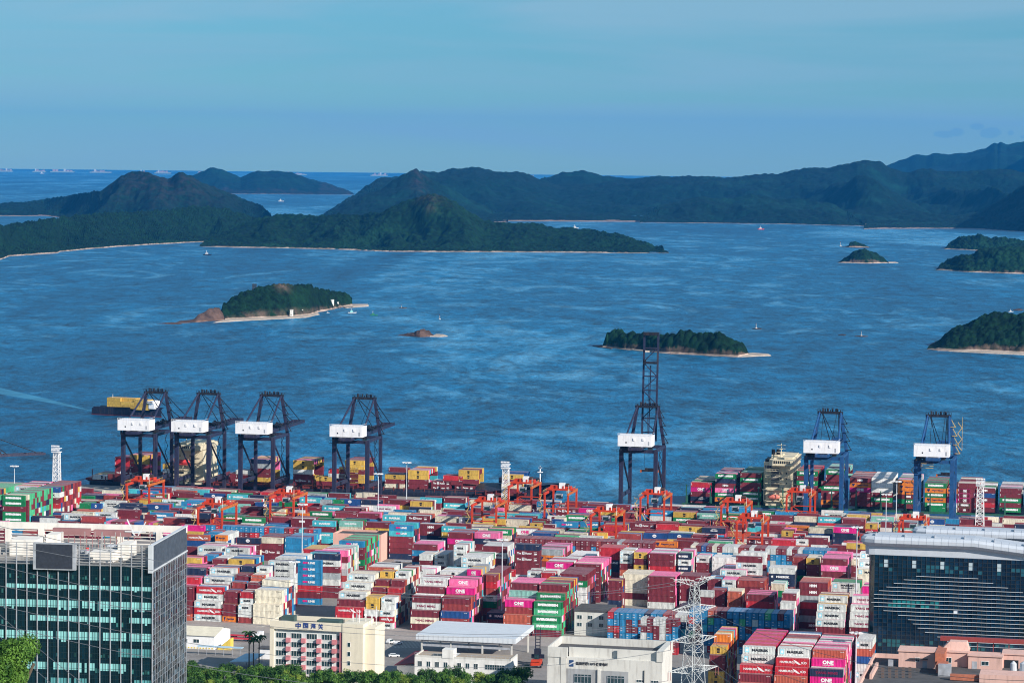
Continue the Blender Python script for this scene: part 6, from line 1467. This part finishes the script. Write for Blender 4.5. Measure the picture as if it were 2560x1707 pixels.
# ---------------------------------------------------------------- vegetation
def leaf_mat(name, a, b2):
    m = bpy.data.materials.new(name); m.use_nodes = True; tt = m.node_tree; b = tt.nodes['Principled BSDF']; b.inputs['Roughness'].default_value = .6; b.inputs['Specular IOR Level'].default_value = .25
    g = tt.nodes.new('ShaderNodeNewGeometry'); n = tt.nodes.new('ShaderNodeTexNoise'); n.inputs['Scale'].default_value = .45; n.inputs['Detail'].default_value = 6; tt.links.new(g.outputs['Position'], n.inputs['Vector'])
    r = tt.nodes.new('ShaderNodeValToRGB'); r.color_ramp.elements[0].position = .36; r.color_ramp.elements[1].position = .66; r.color_ramp.elements[0].color = (*a, 1); r.color_ramp.elements[1].color = (*b2, 1); tt.links.new(n.outputs['Fac'], r.inputs[0]); tt.links.new(r.outputs[0], b.inputs['Base Color'])
    tr_ = tt.nodes.new('ShaderNodeBsdfTranslucent'); tt.links.new(r.outputs[0], tr_.inputs[0]); mx = tt.nodes.new('ShaderNodeMixShader'); mx.inputs[0].default_value = .25
    tt.links.new(b.outputs[0], mx.inputs[1]); tt.links.new(tr_.outputs[0], mx.inputs[2]); tt.links.new(mx.outputs[0], tt.nodes['Material Output'].inputs[0]); return m
LV = [leaf_mat('leaves_deep', (.012, .05, .012), (.07, .17, .03)), leaf_mat('leaves_mid', (.022, .085, .014), (.13, .26, .04)), leaf_mat('leaves_yellow', (.07, .14, .018), (.27, .36, .05))]
BK = mat('bark', (.10, .08, .06), .9)
def crown_mesh(seed, R_, H_, n, leaf, m):
    r = random.Random(seed); mb = MB(); lobes = []
    for k in range(14):
        a = r.random()*2*math.pi; rr = R_*math.sqrt(r.random())*.72; z = H_*(.25+.62*r.random()*(1-.4*rr/R_)); lobes.append((rr*math.cos(a), rr*math.sin(a), z, R_*(.26+.20*r.random())))
    for k in range(n):
        lx, ly, lz, lr = lobes[k % 14]; d = Vector((r.gauss(0, 1), r.gauss(0, 1), r.gauss(0, .8))).normalized()*lr*(.72+.34*r.random()); c = Vector((lx, ly, lz))+d
        nrm = (d.normalized()+Vector((r.gauss(0, .5), r.gauss(0, .5), r.gauss(.2, .5)))).normalized(); s_ = leaf*(.6+.8*r.random())
        x = nrm.orthogonal().normalized(); y = nrm.cross(x); a = r.random()*6.28; x2 = x*math.cos(a)+y*math.sin(a); y2 = nrm.cross(x2)
        mb.add([c-x2*s_, c-y2*s_*.5, c+x2*s_, c+y2*s_*.5], [(0, 1, 2, 3)])
    me = bpy.data.meshes.new('crown'); me.from_pydata(mb.v, [], mb.f); me.update(); me.materials.append(m); return me
CRN = [crown_mesh(i, 4.2, 7.5, 2600, .34, LV[(0, 1, 0, 2, 1)[i]]) for i in range(5)]
tk = MB().bar((0, 0, 0), (.1, 0, 3.4), .45, .45, 7).bar((.1, 0, 3.2), (1.6, .4, 6), .25, .25, 6).bar((.1, 0, 3.2), (-1.5, -.6, 5.8), .25, .25, 6).bar((.1, 0, 3.2), (.2, 1.4, 6.4), .22, .22, 6)
tkm = bpy.data.meshes.new('trunk'); tkm.from_pydata(tk.v, [], tk.f); tkm.update(); tkm.materials.append(BK)
KT = ['dark green', 'mid green', 'deep green', 'yellow-green', 'bright green']
rv = random.Random(31); TREES = []
for row, (d0, xs) in enumerate(((1092, [468+i*35 for i in range(25)]), (1078, [452+i*33 for i in range(26)]), (1062, [460+i*36 for i in range(9)]))):
    for i, px in enumerate(xs): TREES.append((px+rv.uniform(-6, 6), d0+rv.uniform(-3, 3)-(px-460)*.012, rv.randrange(5), row, i))
for px, d0 in ((478, 1112), (692, 1102), (712, 1100), (735, 1101), (905, 1104), (872, 1103), (840, 1104)): TREES.append((px, d0, rv.randrange(5), 3, 0))
rn = ['back rank of the hedge', 'front rank of the hedge', 'nearest rank at far left', 'foot of the cream office']
cnt = {}
for n_, (px, d0, k, row, i) in enumerate(sorted(TREES)):
    p = place(px, d0); s_ = rv.uniform(.8, 1.12)*(.8 if row == 3 else 1)*(.82 if 700 < px < 940 and row == 0 else 1); cnt[row] = cnt.get(row, 0)+1
    t = thing('hedge_tree', f"{KT[k]} leafy tree, {ORD[cnt[row]] if cnt[row] < len(ORD) else 'last'} from left, {rn[row]}" if cnt[row] < 26 else f"{KT[k]} tree at the right end of the {rn[row]}", 'tree', p, rv.uniform(0, 6.28), 'trees along the bottom of the picture'); t.scale = (s_, s_, s_*rv.uniform(.85, 1.1))
    c = bpy.data.objects.new('crown', CRN[k]); C.objects.link(c); c.parent = t; c.location = (0, 0, 1.9)
    c = bpy.data.objects.new('trunk', tkm); C.objects.link(c); c.parent = t
nt_ = at(38, 1660, 330); t = thing('leafy_tree', 'large sunlit green tree filling the bottom left corner before the glass tower', 'tree', (nt_.x, nt_.y, nt_.z-14), 0)
c = bpy.data.objects.new('crown', crown_mesh(99, 4.2, 9.5, 17000, .15, leaf_mat('leaves_near', (.022, .085, .012), (.17, .33, .05)))); C.objects.link(c); c.parent = t; c.location = (0, 0, 8.6)
MB().bar((0, 0, -2), (0, 0, 11), .8, .8, 8).bar((0, 0, 9), (2, 1, 14), .35, .35, 6).bar((0, 0, 9), (-2, -1, 14), .35, .35, 6).build('trunk', BK, t)
nt_ = at(-20, 1690, 326); t2 = copy_tree(t); t2.location = (nt_.x, nt_.y, nt_.z-14.5); t2.rotation_euler = (0, 0, 2.1); t2['label'] = 'lower leafy tree cut by the left edge, beside the larger one'
# palms
def palm(px, ytop, d, label, sd):
    p = place(px, d); z = at(px, ytop, d).z; t = thing('palm_tree', label, 'palm', p, 0, 'palms by the cream office'); r = random.Random(sd)
    MB().cyl(0, 0, 0, z-1, .28, .2, 8).build('trunk', BK, t); m_ = MB()
    for k in range(15):
        a = k*2*math.pi/15+r.random()*.3; el = r.uniform(-.1, .9); pp = Vector((0, 0, z-1)); L_ = 3.3
        for s_ in range(6):
            f = s_/6; dr = Vector((math.cos(a), math.sin(a), el-f*1.7)).normalized()*(L_/6); q = pp+dr; wv = Vector((-math.sin(a), math.cos(a), 0))*(.55*(1-f)+.12)
            m_.add([pp-wv+Vector((0, 0, -.3)), pp, q, q-wv*.85+Vector((0, 0, -.35))], [(0, 1, 2, 3)]).add([pp+wv+Vector((0, 0, -.3)), pp, q, q+wv*.85+Vector((0, 0, -.35))], [(0, 3, 2, 1)]); pp = q
    m_.build('fronds', LV[0], t)
palm(623, 1574, 1125, 'tallest palm left of the cream office, at the left of three', 1); palm(634, 1589, 1122, 'middle and shortest of three palms left of the cream office', 2); palm(648, 1584, 1128, 'rightmost of three palms, nearest the cream office', 3)
# hillside below the camera, planted slope under the trees
V = []; Fq = []; nx_, ny_ = 30, 24
for j in range(ny_):
    y = 60+j*40
    for i in range(nx_): x = -500+i*36; V.append((x, y, max(-.4, 176-.1885*y+2*math.sin(x*.05)-(3 if y < 700 else 0)) if y > 61 else 160))
for j in range(ny_-1):
    for i in range(nx_-1): Fq.append((j*nx_+i, j*nx_+i+1, (j+1)*nx_+i+1, (j+1)*nx_+i))
tag(MB().add(V, Fq).build('hillside', mat('grass_slope', (.05, .10, .03), .95, var=.4, scale=.2)), kind='structure')
V = [P2(-400, 1040), P2(-150, 1040), P2(-200, 1066), P2(-305, 1096), P2(-400, 1096)]
o_ = merged(STUFF, 'container_stacks')
tag(o_, kind='stuff'); o_['label'] = 'hundreds of coloured shipping containers filling the yard blocks and both moored ships'; o_['category'] = 'shipping containers'
o_ = merged(FEED, 'feeder_containers', rz=yw)
tag(o_, kind='stuff'); o_['label'] = 'yellow containers in rows on the small feeder ship'; o_['category'] = 'shipping containers'
# ---------------------------------------------------------------- haze
def add_haze(dens):
    m = bpy.data.materials.new('haze'); m.use_nodes = True; t = m.node_tree; t.nodes.remove(t.nodes['Principled BSDF'])
    v = t.nodes.new('ShaderNodeVolumePrincipled'); v.inputs['Density'].default_value = dens; v.inputs['Color'].default_value = (0.02, 0.36, 1.0, 1); v.inputs['Anisotropy'].default_value = 0.0
    t.links.new(v.outputs[0], t.nodes['Material Output'].inputs['Volume'])
    o = MB().box(-46000, 46000, -46000, 46000, SEA-3, 900).build('haze', m); tag(o, kind='stuff')
add_haze(2.0e-5)
